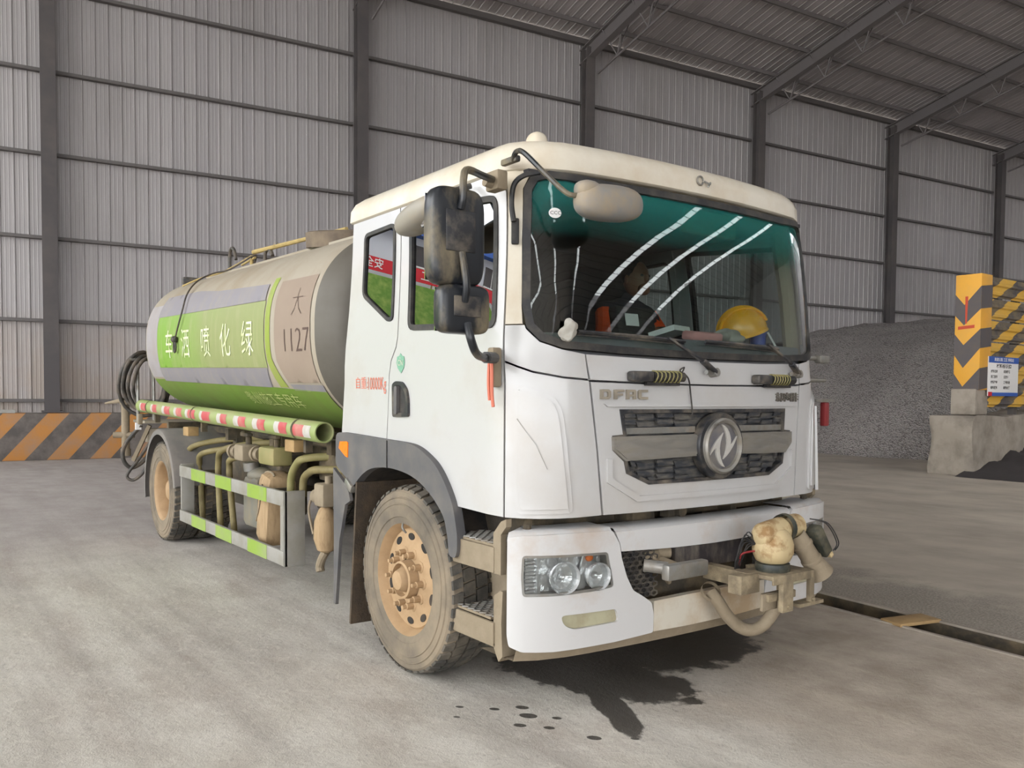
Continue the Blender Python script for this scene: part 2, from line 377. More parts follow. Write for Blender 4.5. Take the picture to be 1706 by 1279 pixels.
M['concrete'] = mat('rough_concrete', 'a0968a', .9, 0, '6f675e', .7, 2.2, bump=.6, bscale=18)
M['gravel'] = None
M['floor'] = floor_material()
M['dwarf'] = stripe_material('hazard_wall_paint', .1115 * 1, .9938, .84, -.86, 'a87338', '4d4845', '7d746d', .6)
M['rail'] = stripe_material('guardrail_paint', 0, 1, 1.02, -.62, 'd9a93c', '4e4a4a', 'b59a63', .45)
M['mudf'] = mat('mud_flap_rubber', '3c3329', .9, 0, '5d4c3a', .7, 7, bump=.4, bscale=80)
M['cannon'] = mat('chipped_cream_paint', 'b3a07a', .6, 0, '7d5b34', .85, 10, edge=(.47, .62), bump=.2, bscale=30); M['rust'] = mat('rusty_bracket', '6f6350', .85, 0, 'a39478', .75, 11, bump=.3)
M['motor'] = mat('black_motor_housing', '1e2421', .5, 0, '7a725c', .6, 10)
M['wood'] = mat('weathered_wood', 'a2855b', .85, 0, '7c6443', .6, 8); M['bamboo'] = mat('bamboo_pole', 'a9935c', .65, 0, '8b7a50', .6, 8)
M['grass'] = mat('grass_bank', '55772a', .95, 0, '8a9a4a', .7, 3, bump=.8, bscale=20)
M['facade'] = mat('white_cladding', 'd5d8df', .7, 0, 'bfc3cc', .5, .5); M['bluefascia'] = mat('blue_fascia', '2c57a8', .6); M['banner'] = mat('red_banner_cloth', 'c8202e', .7); M['grille_dark'] = mat('grille_black', '2a2d33', .45, 0, '7e776b', .55, 10, stretch=(1, 1, 5))
M['lime_hose'] = mat('green_dust_hose', '7f7a4c', .65, 0, '9a8a62', .6, 7)
M['canister'] = mat('grey_jerrycan', '6d6b62', .6, 0, '8a7d66', .6, 6); M['strawtan'] = mat('tan_canister', 'a38a69', .85, 0, '7b6448', .6, 14, stretch=(3, 3, .4))
def gravel_material():
    k = NT('crushed_stone'); P = k.coord(); v = k.add('ShaderNodeTexVoronoi'); v.inputs['Scale'].default_value = 25; k.l(P, v.inputs['Vector'])
    n = k.noise(.5, 4, .6, P); c = k.mix(k.ramp(n, .35, .65), lin('8d8785'), lin('a19b98'))
    w = k.add('ShaderNodeSeparateColor'); k.l(v.outputs['Color'], w.inputs[0])
    c = k.mix(k.math('MULTIPLY', k.ramp(w.outputs[0], .5, 1), .55), c, lin('aaa5a1')); c = k.mix(k.math('MULTIPLY', k.ramp(w.outputs[1], .55, 1), .6), c, lin('565250'))
    k.base(c); k.rough(.95); k.bump(v.outputs['Distance'], .9, .06); return k.m
M['gravel'] = gravel_material()
def glass(name, tint, F0=.08, film=0.0, top=None):
    """real pane: clear through, mirror at the surface by Fresnel (plus a reflective film)"""
    m = bpy.data.materials.new(name); m.use_nodes = True; t = m.node_tree; n = t.nodes; n.clear()
    out = n.new('ShaderNodeOutputMaterial'); tr = n.new('ShaderNodeBsdfTransparent'); gl = n.new('ShaderNodeBsdfGlossy'); mx = n.new('ShaderNodeMixShader'); lw = n.new('ShaderNodeLayerWeight')
    gl.inputs['Roughness'].default_value = 0.0; tr.inputs[0].default_value = lin(tint)
    if top:
        tc = n.new('ShaderNodeTexCoord'); sp = n.new('ShaderNodeSeparateXYZ'); mr = n.new('ShaderNodeMapRange'); cm = n.new('ShaderNodeMix'); cm.data_type = 'RGBA'
        t.links.new(tc.outputs['Object'], sp.inputs[0]); t.links.new(sp.outputs[2], mr.inputs[0]); mr.inputs[1].default_value = top[0]; mr.inputs[2].default_value = top[1]
        cm.inputs[6].default_value = lin(tint); cm.inputs[7].default_value = lin(top[2]); t.links.new(mr.outputs[0], cm.inputs[0]); t.links.new(cm.outputs[2], tr.inputs[0])
        df = n.new('ShaderNodeBsdfDiffuse'); df.inputs[0].default_value = lin(top[2]); fx = n.new('ShaderNodeMixShader'); fm_ = n.new('ShaderNodeMath'); fm_.operation = 'MULTIPLY'; fm_.inputs[1].default_value = .24
        t.links.new(mr.outputs[0], fm_.inputs[0]); t.links.new(fm_.outputs[0], fx.inputs[0]); t.links.new(tr.outputs[0], fx.inputs[1]); t.links.new(df.outputs[0], fx.inputs[2]); tr = fx
    ma = n.new('ShaderNodeMath'); ma.operation = 'MULTIPLY_ADD'; t.links.new(lw.outputs['Facing'], ma.inputs[0]) ; 
    pw = n.new('ShaderNodeMath'); pw.operation = 'POWER'; pw.inputs[1].default_value = 4; t.links.new(lw.outputs['Facing'], pw.inputs[0]); t.links.new(pw.outputs[0], ma.inputs[0])
    lw.inputs['Blend'].default_value = .5; ma.inputs[1].default_value = .8; ma.inputs[2].default_value = F0 + film
    t.links.new(ma.outputs[0], mx.inputs[0]); t.links.new(tr.outputs[0], mx.inputs[1]); t.links.new(gl.outputs[0], mx.inputs[2]); t.links.new(mx.outputs[0], out.inputs[0]); return m
M['windshield'] = glass('windshield_glass', 'e3e9e7', .055, 0, (2.22, 2.50, '3fb3ac'))
M['side_glass'] = glass('tinted_side_glass', '7c8286', .06, .16); M['clear_glass'] = glass('clear_side_glass', 'd8dedd', .04)
M['lens'] = glass('clear_lens', 'eceeee', .06)

# ---------------------------------------------------------------- the shed
WO = Vector((-17.54, -.85, 0)); WT = Vector((math.cos(math.radians(83.6)), math.sin(math.radians(83.6)), 0)); WN = Vector((WT.y, -WT.x, 0))
wp = lambda s, d, z: WO + WT * s + WN * d + Vector((0, 0, z))
WR = Matrix((WT, WN, Vector((0, 0, 1)))).transposed()      # columns: along the wall, into the room, up
S0, DS = .406, 7.12; COLS = [S0 + DS * i for i in range(-1, 8)]
EAVE, SLOPE, RIDGE, SPAN = 12.0, .22, 20.0, 58.0
roof_z = lambda d: EAVE + SLOPE * (d if d < RIDGE else 2 * RIDGE - d) + (.03 * (d - RIDGE) if d > RIDGE else 0)
PW = .2697
PROF = [(0, 0), (.012, .022), (.036, .022), (.05, 0), (.112, 0), (.119, .0035), (.131, .0035), (.138, 0), (.192, 0), (.199, .0035), (.211, .0035), (.218, 0), (PW, 0)]
wall = struct(empty('wall_back'))
b = MB(); b.rings([[WR @ Vector((s, d, z)) for s, d in PROF] for z in (1.0, 12.25)], closed=False)
pan = b.build('wall_panel', M['wall'], wall, 20)
k0, k1 = -27, 190
for i in range(k0, k1):
    o = pan if i == k0 else inst(pan, wall); o.location = wp(i * PW - .02, 0, 0)
for z in (1.29, 3.06, 4.88, 6.71, 8.51, 10.30):
    b = MB()
    for i in range(len(COLS) - 1):
        b.box(wp((COLS[i] + COLS[i + 1]) / 2, .10, z), (DS - .3, .12, .07), WR)
    b.build('girt', M['girt'], wall)
for s in COLS:
    b = MB(); z0, z1 = (1.03 if s < 23 else 0), EAVE - .12; zc, zh = (z0 + z1) / 2, z1 - z0
    b.box(wp(s, .20, zc), (.30, .02, zh), WR); b.box(wp(s, .48, zc), (.30, .02, zh), WR); b.box(wp(s, .34, zc), (.016, .27, zh), WR)
    b.box(wp(s, .34, z0 + .02), (.40, .40, .04), WR)
    struct(b.build('column', M['column'], None))
b = MB(); b.box(wp(40, -.02, .5), (110, .1, 1.0), WR); b.build('wall_plinth', M['concrete'], wall)
b = MB(); b.box(wp(8.0, .33, .51), (30, .58, 1.02), WR, .02); struct(b.build('wall_low_front', M['dwarf']))
# near slope of the roof, sheet by sheet
ceil = struct(empty('ceiling'))
b = MB(); b.rings([[WR @ (Vector((s, 0, -d_)) + Vector((0, dd, SLOPE * dd))) for s, d_ in PROF] for dd in (-.1, RIDGE)], closed=False)
rp = b.build('roof_panel', M['roof'], ceil, 20)
for i in range(-27, 172):
    o = rp if i == -27 else inst(rp, ceil); o.location = wp(i * PW, 0, EAVE + .30)
for j in range(15):
    d = .75 + j * 1.4
    if d < RIDGE:
        b = MB(); b.box(wp(20, d, roof_z(d) + .22), (54, .06, .11), WR); b.build('purlin', M['purlin'], ceil)
b = MB(); b.box(wp(20, .12, EAVE + .14), (54, .14, .16), WR); b.build('eave_strut', M['girt'], ceil)
for s in COLS:
    b = MB(); q0, q1 = wp(s, .0, EAVE - .1), wp(s, RIDGE, roof_z(RIDGE) - .1)
    b.bar(q0, q1, .22, .03); b.bar(q0 - Vector((0, 0, .42)), q1 - Vector((0, 0, .42)), .22, .03); b.bar(q0 - Vector((0, 0, .21)), q1 - Vector((0, 0, .21)), .012, .42)
    b.build('rafter', M['rafter'], ceil)
    b = MB(); c0, c1 = wp(s + .25, .5, EAVE - .85), wp(s + .25, RIDGE, roof_z(RIDGE) - 1.15); b.tube([c0, c1], .035, 6)
    for j in range(14):
        d = 1.45 + j * 1.4
        if d < RIDGE - 1:
            t = (d - .5) / (RIDGE - .5); m_ = c0.lerp(c1, t)
            b.tube([m_, wp(s - .05, d - .35, roof_z(d - .35) - .1)], .022, 5); b.tube([m_, wp(s + .55, d + .25, roof_z(d + .25) + .05)], .022, 5); b.tube([m_, wp(s + .1, d + .5, roof_z(d + .5) - .1)], .022, 5)
    b.build('roof_brace', M['rafter'], ceil)
# far slope: plain sheets with strips of open skylight between purlins
SKY = [-21.5, -11.1, -.7, 14.0, 24.5, 30.5, 36.5]; HW = .46
edges = [-27] + [q for s in SKY for q in (s - HW, s + HW)] + [52]
for i in range(0, len(edges), 2):
    s0, s1 = edges[i], edges[i + 1]; b = MB()
    for dd0, dd1 in ((RIDGE, 58.1),):
        b.bar(wp((s0 + s1) / 2, dd0, roof_z(dd0) + .3), wp((s0 + s1) / 2, dd1, roof_z(dd1) + .3), s1 - s0, .04)
    b.build('roof_sheet', M['roof'], ceil)
for j in range(27):
    d = RIDGE + .5 + j * 1.4; b = MB(); b.box(wp(12.5, d, roof_z(d) + .27), (79, .09, .03), WR); b.build('purlin', M['girt'], ceil)
wf = struct(empty('wall_front'))
b = MB(); b.box(wp(31, SPAN - .2, 6), (42, .1, 12.4), WR); b.box(wp(-8.5, SPAN - .2, 10.6), (37, .1, 3.2), WR); b.build('wall_sheeting', M['wall'], wf)  # unseen wall; its opening is enlarged to put more light on the truck
we = struct(empty('wall_right'))
b = MB(); b.box(wp(52, SPAN / 2, 8), (.1, SPAN, 17), WR); b.build('wall_sheeting', M['roof'], we)
# floor with the drain
TD = Vector((1, -.088, 0)).normalized(); TN = Vector((.088, 1, 0)).normalized(); T0 = Vector((.124, 2.3, 0))
b = MB(); b.bar(wp(-12.6, 0, roof_z(0) + .3), wp(-12.6, RIDGE, roof_z(RIDGE) + .3), 10.6, .04); b.build('roof_sheet', M['roof'], ceil)  # unseen roof piece added to block steep sky light from the left
floor = struct(empty('floor'))
def fl(u0, u1, v0, v1, z=0, m='floor', name='floor_slab'):
    b = MB(); i = b.addv([T0 + TD * u + TN * v + Vector((0, 0, z)) for u, v in ((u0, v0), (u1, v0), (u1, v1), (u0, v1))]); b.addf([[i, i + 1, i + 2, i + 3]]); return b.build(name, M[m], floor, flat=True)
fl(-60, 80, -80, -.29); fl(-60, 80, 0, 80)
b = MB()
for v0, z0, v1, z1 in ((-.29, 0, -.29, -.32), (-.29, -.32, 0, -.32), (0, -.32, 0, 0)):
    i = b.addv([T0 + TD * u + TN * v + Vector((0, 0, z)) for u, v, z in ((-18, v0, z0), (9, v0, z0), (9, v1, z1), (-18, v1, z1))]); b.addf([[i, i + 1, i + 2, i + 3]])
b.build('drain_channel', M['frame'], floor, flat=True)
b = MB(); b.bar(T0 + TD * -18 + TN * .02 + Vector((0, 0, .004)), T0 + TD * 9 + TN * .02 + Vector((0, 0, .004)), .035, .02); b.bar(T0 + TD * -18 + TN * -.31 + Vector((0, 0, .003)), T0 + TD * 9 + TN * -.31 + Vector((0, 0, .003)), .03, .014)
b.build('drain_edge', M['concrete'], floor)
# outside: grass bank, white building with blue fascia and red banner
b = MB(); i = b.addv([(-18.9, -60, 0), (-18.9, -8.5, 0), (-23.9, -8.5, 7.5), (-23.9, -60, 7.5), (-60, -60, 7.5), (-60, -8.5, 7.5)]); b.addf([[i, i + 1, i + 2, i + 3], [i + 3, i + 2, i + 5, i + 4]])
go = b.build('ground_bank', M['grass'], None, flat=True); struct(go)

# ---------------------------------------------------------------- the truck
def lerp(tab, x):
    if x <= tab[0][0]: return tab[0][1]
    for (x0, y0), (x1, y1) in zip(tab, tab[1:]):
        if x <= x1: return y0 + (y1 - y0) * (x - x0) / (x1 - x0)
    return tab[-1][1]
XF = [(.2, 1.112), (.93, 1.108), (1.25, 1.10), (1.56, 1.09), (1.65, 1.077)]
def xfz(z):
    t = z - 1.65; return lerp(XF, z) if t < 0 else 1.077 - .05 * t - .07 * t ** 4
WZ = [(.9, 1.165), (1.25, 1.16), (1.75, 1.15), (2.55, 1.092), (2.75, 1.075)]
def wrap(a, z, xf, w, A0, L, ry, rx, bow):
    s = 1 if a >= 0 else -1; b = abs(a); yc = w - ry
    if b <= A0: y = b * yc / A0; x = xf - bow * y * y
    elif b <= A0 + L:
        t = (b - A0) / L * PI / 2; y = yc + ry * math.sin(t); x = xf - bow * y * y - rx * (1 - math.cos(t))
    else: y = w; x = xf - bow * w * w - rx - (b - A0 - L)
    return Vector((x, -s * y, z))
cab = lambda a, z: wrap(a, z, xfz(z), lerp(WZ, z), .85, .42, .30, .22, .09)
bump = lambda a, z: wrap(a, z, 1.112, 1.2, .85, .42, .35, .12, .06)
def outn(S):
    def f(a, b, e=2e-3): return -((S(a + e, b) - S(a - e, b)).cross(S(a, b + e) - S(a, b - e))).normalized()
    return f
cabn, bumpn = outn(cab), outn(bump)
TZ, TA, TB, TX0, TX1, TT = 1.93, 1.12, .77, -6.0, -1.15, .022
def tankz(x, h): return Vector((x, -TA * max(0., 1 - abs(h / TB) ** 2.5) ** .4, TZ - TT * (x - TX1) + h))
def tankp(x, p, k=1.0, kz=1.0):
    t = math.radians(p); f = lambda q: math.copysign(abs(q) ** .8, q)
    return Vector((x, -TA * k * f(math.sin(t)), TZ - TT * (x - TX1) + TB * kz * f(math.cos(t))))
def cp(outer, holes=(), h=.09, th=.025, off=0.0): return MB().patch(cab, outer, holes, h, th, off, cabn)

truck = tag(empty('water_truck'), 'white and lime green water tanker truck parked inside a steel shed', 'truck')
tp = lambda n: empty(n, truck)

# --- cab side panels, both sides
REARQ = [(2.87, 1.25), (2.836, 1.552), (2.79, 1.99), (2.76, 2.45), (2.74, 2.575), (2.165, 2.561), (2.165, 1.81), (2.178, 1.755), (2.235, 1.681), (2.262, 1.60), (2.29, 1.235)]
QWIN = rnd([(2.597, 2.44), (2.217, 2.452), (2.217, 1.905), (2.275, 1.895), (2.612, 2.07)], .05)
DOOR = [(2.155, 2.555), (1.33, 2.545), (1.24, 2.53), (1.196, 2.49), (1.178, 2.43), (1.178, 1.54), (1.178, .937), (1.607, .95), (1.70, 1.07), (1.80, 1.15), (1.90, 1.2), (2.018, 1.232), (2.283, 1.237), (2.254, 1.60), (2.227, 1.675), (2.168, 1.75), (2.155, 1.81)]
DWIN = rnd([(2.062, 2.495), (1.232, 2.425), (1.222, 1.80), (2.045, 1.835)], .06)
def side(sg):
    f = (lambda P: P) if sg > 0 else mir
    bn = 'kerb side' if sg > 0 else 'road side'
    q = cp(f(REARQ), [f(QWIN)], .12).build('rear_quarter_panel', M['white'], truck)
    MB().patch(cab, f(QWIN), [f(inset(QWIN, .022))], .1, .03, .008, cabn).build('window_seal', M['black'], q)
    MB().patch(cab, f(inset(QWIN, .02)), [], .1, .006, -.004, cabn).build('window_pane', M['side_glass' if sg > 0 else 'clear_glass'], q)
    d = cp(f(DOOR), [f(DWIN)], .11).build('door', M['white'], truck)
    MB().patch(cab, f(DWIN), [f(inset(DWIN, .03))], .1, .03, .008, cabn).build('window_seal', M['black'], d)
    MB().patch(cab, f(inset(DWIN, .028)), [], .1, .006, -.006, cabn).build('window_pane', M['side_glass' if sg > 0 else 'clear_glass'], d)
    # recessed handle: black cup, grip and latch
    H = rnd([(2.208, 1.548), (2.17, 1.565), (2.10, 1.562), (2.045, 1.52), (2.028, 1.46), (2.026, 1.374), (2.20, 1.368)], .02)
    hd = MB().patch(cab, f(H), [f(inset(H, .022))], .06, .03, .014, cabn).build('door_handle', M['blackp'], d)
    b = MB(); b.patch(cab, f(inset(H, .02)), [], .06, .004, .003, cabn); b.build('handle_cup', M['black'], d)
    b = MB(); b.patch(cab, f(rnd([(2.165, 1.535), (2.135, 1.54), (2.135, 1.385), (2.165, 1.385)], .01)), [], .05, .02, .024, cabn); b.build('handle_grip', M['grey_plastic'], d)
    return q, d
quarter, door = side(1); side(-1)
t1 = MB(); t1.text('自重:', cab, (2.60, 1.552), .075, .003, 0, 1.0, flip=-1, nrm=(0, -1, 0)); lab(t1.build('lettering', M['ink_red'], quarter), 'small faded red characters')
t1 = MB(); t1.text('10000Kg', cab, (2.41, 1.55), .105, .003, 0, .62, flip=-1, nrm=(0, -1, 0)); lab(t1.build('lettering', M['ink_red'], quarter), 'faded red weight figure 10000Kg')
SH = [(2.155, 1.698), (2.13, 1.703), (2.117, 1.716), (2.104, 1.703), (2.08, 1.698), (2.072, 1.665), (2.085, 1.635), (2.117, 1.608), (2.15, 1.635), (2.162, 1.665)]
sh = lab(MB().patch(cab, SH, [], .05, .003, .004, cabn).build('shield_badge', M['green_badge'], door), 'green shield-shaped sticker')
b = MB(); b.text('CN', cab, (2.117, 1.663), .045, .0065, 0, .9, flip=-1, nrm=(0, -1, 0)); b.text('I', cab, (2.117, 1.69), .012, .0065, 0, 3, flip=-1, nrm=(0, -1, 0))
b.build('badge_letters', M['white_dusty'], door)
b = MB(); b.patch(cab, [(1.108, 1.385), (1.03, 1.27), (.985, 1.16), (.983, 1.16), (1.027, 1.272), (1.106, 1.388)], [], .1, .004, .018, cabn); lab(b.build('paint_scratch', M['steel'], truck), 'thin dark scratch in the white paint')
# small creases, scratches are left to the paint; front corner panels
PILL = [(1.168, 2.545), (1.168, 1.818), (1.085, 1.818), (1.092, 1.9), (1.10, 2.2), (1.094, 2.44), (1.055, 2.515), (.98, 2.532), (.98, 2.56), (1.1, 2.57)]
CORN = [(1.168, 1.812), (1.168, 1.652), (1.041, 1.605), (.918, 1.581), (.80, 1.572), (.812, 1.684), (.916, 1.702), (1.01, 1.735), (1.07, 1.795), (1.075, 1.812)]
CLOW = [(1.168, 1.642), (1.041, 1.595), (.918, 1.571), (.798, 1.562), (.755, 1.241), (.726, .939), (.86, .936), (1.01, .935), (1.168, .936)]
RAIS = rnd([(1.122, 1.545), (1.043, 1.525), (.953, 1.484), (.923, 1.422), (.907, 1.291), (.885, 1.058), (.876, .958), (1.108, .954), (1.126, 1.066)], .03)
for f in ((lambda P: P), mir):
    p = cp(f(PILL), [], .07).build('windshield_pillar', M['white_dusty'], truck)
    p = cp(f(CORN), [], .07).build('corner_cowl', M['white'], truck)
    p = cp(f(CLOW), [], .08).build('corner_panel', M['white'], truck)
    b = MB(); b.patch(cab, f(RAIS), [], .06, .02, .008, cabn); b.patch(cab, f(inset(RAIS, .022)), [], .06, .02, .016, cabn); b.build('air_deflector', M['white'], p)
# far side wind deflector that stands off the corner
b = MB(); q = [(1.13, 1.44), (1.20, 1.42), (1.22, 1.38), (1.22, 1.02), (1.15, .93), (1.12, .93)]
b.patch(lambda a, z: cab(-a, z) + cabn(-a, z) * .055, q, [], .06, .018); lab(b.build('side_deflector', M['white'], truck), 'white wind deflector standing off the corner')
# cowl, front flap with the grille opening
COWL = [(.805, 1.684), (.788, 1.568), (.4, 1.558), (0, 1.555), (-.4, 1.558), (-.788, 1.568), (-.805, 1.684), (-.4, 1.672), (0, 1.67), (.4, 1.672)]
cp(COWL, [], .1).build('cowl_panel', M['white'], truck)
GR = [(.623, 1.427), (-.617, 1.427), (-.602, 1.309), (-.665, 1.304), (-.662, 1.24), (-.598, 1.186), (-.585, 1.13), (-.448, 1.073), (.455, 1.073), (.585, 1.13), (.598, 1.186), (.662, 1.24), (.665, 1.304), (.602, 1.309)]
FLAP = [(.786, 1.557), (.745, 1.241), (.714, .939), (.3, .938), (-.3, .938), (-.714, .939), (-.745, 1.241), (-.786, 1.557), (-.4, 1.549), (0, 1.546), (.4, 1.549)]
flap = cp(FLAP, [GR], .09, .03).build('front_flap', M['white'], truck)
b = MB(); LIP = [(.60, .99), (.70, 1.10), (.722, 1.2), (.722, 1.14), (.69, 1.04), (.62, .965), (-.62, .965), (-.69, 1.04), (-.722, 1.14), (-.722, 1.2), (-.70, 1.10), (-.60, .99)]
b.patch(cab, [(.72, 1.457), (-.72, 1.457), (-.70, 1.443), (.70, 1.443)], [], .1, .03, .014, cabn); b.build('flap_ridge', M['white'], flap)
b = MB(); RC = [(.69, 1.22), (.69, 1.10), (.52, 1.0), (-.52, 1.0), (-.69, 1.10), (-.69, 1.22)]
b.patch(cab, [(.70, 1.20), (.70, 1.09), (.53, .992), (-.53, .992), (-.70, 1.09), (-.70, 1.20), (-.672, 1.20), (-.672, 1.105), (-.515, 1.018), (.515, 1.018), (.672, 1.105), (.672, 1.20)], [], .08, .03, .012, cabn)
b.build('flap_recess_lip', M['white'], flap)
for ch, x0, pol in (('D', .739, [[(0, 0), (0, 1), (.8, 1), (1, .8), (1, .2), (.8, 0)], [(.26, .25), (.26, .75), (.66, .75), (.74, .65), (.74, .35), (.66, .25)]]), ('F', .662, [[(0, 0), (0, 1), (1, 1), (1, .74), (.28, .74), (.28, .6), (.85, .6), (.85, .36), (.28, .36), (.28, 0)]]),
                    ('A', .592, [[(0, 0), (0, 1), (.85, 1), (1, .85), (1, 0), (.72, 0), (.72, .28), (.28, .28), (.28, 0)], [(.28, .5), (.28, .75), (.72, .75), (.72, .5)]]), ('C', .521, [[(.15, 0), (0, .15), (0, .85), (.15, 1), (1, 1), (1, .74), (.28, .74), (.28, .26), (1, .26), (1, 0)]])):
    tr = lambda P: [(x0 - q[0] * .056, 1.478 + q[1] * .046) for q in P]
    lab(MB().patch(cab, tr(pol[0]), [tr(q) for q in pol[1:]], .1, .012, .012, cabn).build('badge_letter', M['badge'], flap), 'chrome letter ' + ch)
b = MB(); b.text('东风多利卡', cab, (-.645, 1.490), .052, .012, .012, .92, flip=-1, nrm=(1, 0, 0), bold=.001); lab(b.build('badge_name', M['badge2'], flap), 'small chrome characters 东风多利卡')
# grille: black insert, patterned slats, bright cross bar, emblem
grille = lab(MB().patch(cab, inset(GR, -.012), [], .09, .01, -.03, cabn).build('grille', M['grille_dark'], truck), 'dusty black grille insert')
MB().patch(cab, inset(GR, -.004), [inset(GR, .014)], .09, .04, .006, cabn).build('grille_surround', M['blackp'], grille)
for z0, z1, w0 in ((1.385, 1.412, .60), (1.352, 1.376, .60), (1.152, 1.18, .56), (1.118, 1.143, .53), (1.09, 1.109, .45)):
    for sgn in (1, -1):
        x = .165
        k = 0
        while x < w0 - .02:
            x1 = min(x + .115, w0); dz = .006 * (1 if k % 2 else -1)
            P = [(sgn * x, z0 + dz), (sgn * (x1 - .012), z0 + dz), (sgn * x1, z1 + dz), (sgn * (x + .012), z1 + dz)]
            MB().patch(cab, P, [], .2, .012, -.012 + .005 * (k % 2), cabn).build('grille_slat', M['grille_dark'], grille); x = x1 + .004; k += 1
for sgn in (1, -1):
    MB().patch(cab, [(sgn * .14, 1.315), (sgn * .605, 1.312), (sgn * .61, 1.342), (sgn * .14, 1.345)], [], .1, .02, -.004, cabn).build('grille_trim', M['steel'], grille)
    P = [(sgn * .13, 1.306), (sgn * .672, 1.302), (sgn * .668, 1.24), (sgn * .60, 1.187), (sgn * .13, 1.198)]
    b = MB(); b.patch(cab, P, [], .08, .03, .016, cabn); b.patch(cab, inset(P, .01), [], .08, .02, .022, cabn); b.build('grille_bar', M['chrome'], grille)
LO = Vector((1.10, 0.012, 1.244)); LX = Vector((1, 0, 0))
b = MB(); b.lathe([(-.02, .165), (.02, .172), (.035, .165), (.035, .0)], LO, LX, 48); b.build('emblem_disc', M['blackp'], grille); b = MB(); b.lathe([(.034, .14), (.038, .13), (.038, 0)], LO, LX, 40); b.build('emblem_plate', M['emblem_plate'], grille)
b = MB(); b.lathe([(.03, .145), (.05, .142), (.058, .132), (.052, .118), (.03, .112)], LO, LX, 48); b.build('emblem_ring', M['chrome'], grille)
M['silver_wing'] = mat('emblem_silver', 'c9c7c2', .3, .4, 'a59c8a', .4, 9)
def blade(rot, m):
    # a swallow-like wing: pointed leaf running into a crescent
    b = MB(); o = [(q[0] * .128, q[1] * .128) for q in ((0, .53), (-.20, .40), (-.38, .25), (-.55, .07), (-.70, -.13), (-.83, -.39), (-.68, -.24), (-.55, -.13), (-.43, -.06), (-.45, -.22), (-.41, -.38), (-.33, -.55), (-.22, -.69), (-.07, -.80), (.12, -.86), (-.04, -.68), (-.14, -.50), (-.20, -.30), (-.22, -.08), (-.18, .15), (-.10, .36))]
    cr, sr = math.cos(rot), math.sin(rot); o = [(x * cr - y * sr, x * sr + y * cr) for x, y in o]
    b.prism(o, LO + Vector((.046, 0, 0)), (0, 1, 0), (0, 0, 1), .02); return b.build('emblem_wing', M['silver_wing'], grille)
blade(0, 1); blade(PI, 1)
# --- roof
def outline(z, ins, n=0):
    o = []
    A = [2.75, 2.4, 2.0, 1.6, 1.3, 1.2, 1.1, 1.0, .9, .8, .6, .3, 0]
    for a in A + [-q for q in A[-2::-1]]:
        p = cab(a, 2.56); c = Vector((.0, 0, z)); q = Vector((p.x, p.y, z)); nn = cabn(a, 2.56); nn.z = 0
        if abs(a) > 2.7: nn = Vector((-.7, nn.y, 0)); q.x -= .0
        o.append(q - nn * ins)
    return o
b = MB()
RNG = [outline(2.525, -.004), outline(2.535, -.016), outline(2.60, -.012), outline(2.645, .012), outline(2.68, .06), outline(2.70, .14), outline(2.715, .3)]
b.rings(RNG, True, True, True); roof = b.build('roof', M['white_dusty'], truck, 50)
b = MB(); ce = Vector((.70, -.86, 2.69)); b.ell(ce, (.055, .05, .07), e=.8); b.box(ce - Vector((0, 0, .035)), (.16, .11, .03), None, .01); b.build('roof_lamp', M['white_dusty'], roof)
b = MB(); b.tube([Vector((1.0, -.03, 2.60)) + Vector((0, math.cos(t) * .022, math.sin(t) * .022)) for t in [i * .5 for i in range(13)]], .005, 6); b.tube(spline([(1.0, .0, 2.6), (1.02, .02, 2.585), (1.01, .035, 2.595), (1.0, .03, 2.575)]), .005, 6); b.build('roof_clip', M['steel'], roof)
# inner shell behind the panels: back wall, floor, headliner, pillars trim
cabin = tp('cabin')
b = MB(); b.box((-.70, 0, 1.95), (.03, 2.16, 1.25), None); b.build('back_wall', M['interior'], cabin)
b = MB(); b.box((.04, 0, 1.22), (1.5, 2.1, .04)); b.build('cabin_floor', M['dark'], cabin)
b = MB(); b.box((.08, 0, 2.52), (1.55, 2.05, .02)); b.build('headliner', M['interior'], cabin)
for sg in (1, -1):
    b = MB(); b.tube([(.80, sg * 1.06, 1.7), (.77, sg * 1.03, 2.1), (.72, sg * 1.0, 2.5)], .05, 8); b.build('pillar_trim', M['beige'], cabin)
    b = MB(); b.box((-.0, sg * 1.10, 1.5), (1.3, .04, .55)); b.build('door_card', M['interior'], cabin)
b = MB(); pr = [(.45, 1.25), (.45, 1.70), (.55, 1.775), (.80, 1.785), (.995, 1.785), (1.01, 1.6), (1.0, 1.25)]
dsh = lambda y: .09 * y * y + (.22 * (1 - math.sqrt(1 - ((abs(y) - .85) / .3) ** 2)) if abs(y) > .85 else 0)
i = b.addv([(x - dsh(y) * (1 if x > .6 else 0), y, z) for y in [-1.0, -.93, -.86, -.6, -.3, 0, .3, .6, .86, .93, 1.0] for x, z in pr])
b.addf([[i + r * 7 + c, i + r * 7 + c + 1, i + (r + 1) * 7 + c + 1, i + (r + 1) * 7 + c] for r in range(10) for c in range(6)]); b.build('dashboard', M['dash'], cabin)
b = MB(); b.box((.44, .05, 1.90), (.07, .30, .20), Matrix.Rotation(-.2, 3, 'Y'), .015); b.build('dash_monitor', M['black'], cabin)
b = MB(); b.box((.485, .0, 1.925), (.005, .10, .07), Matrix.Rotation(-.2, 3, 'Y')); b.build('monitor_label', M['paper'], cabin)
b = MB(); b.box((.54, -.02, 1.79), (.06, .14, .05), None, .01); b.build('dash_switch_box', M['tape_red'], cabin)
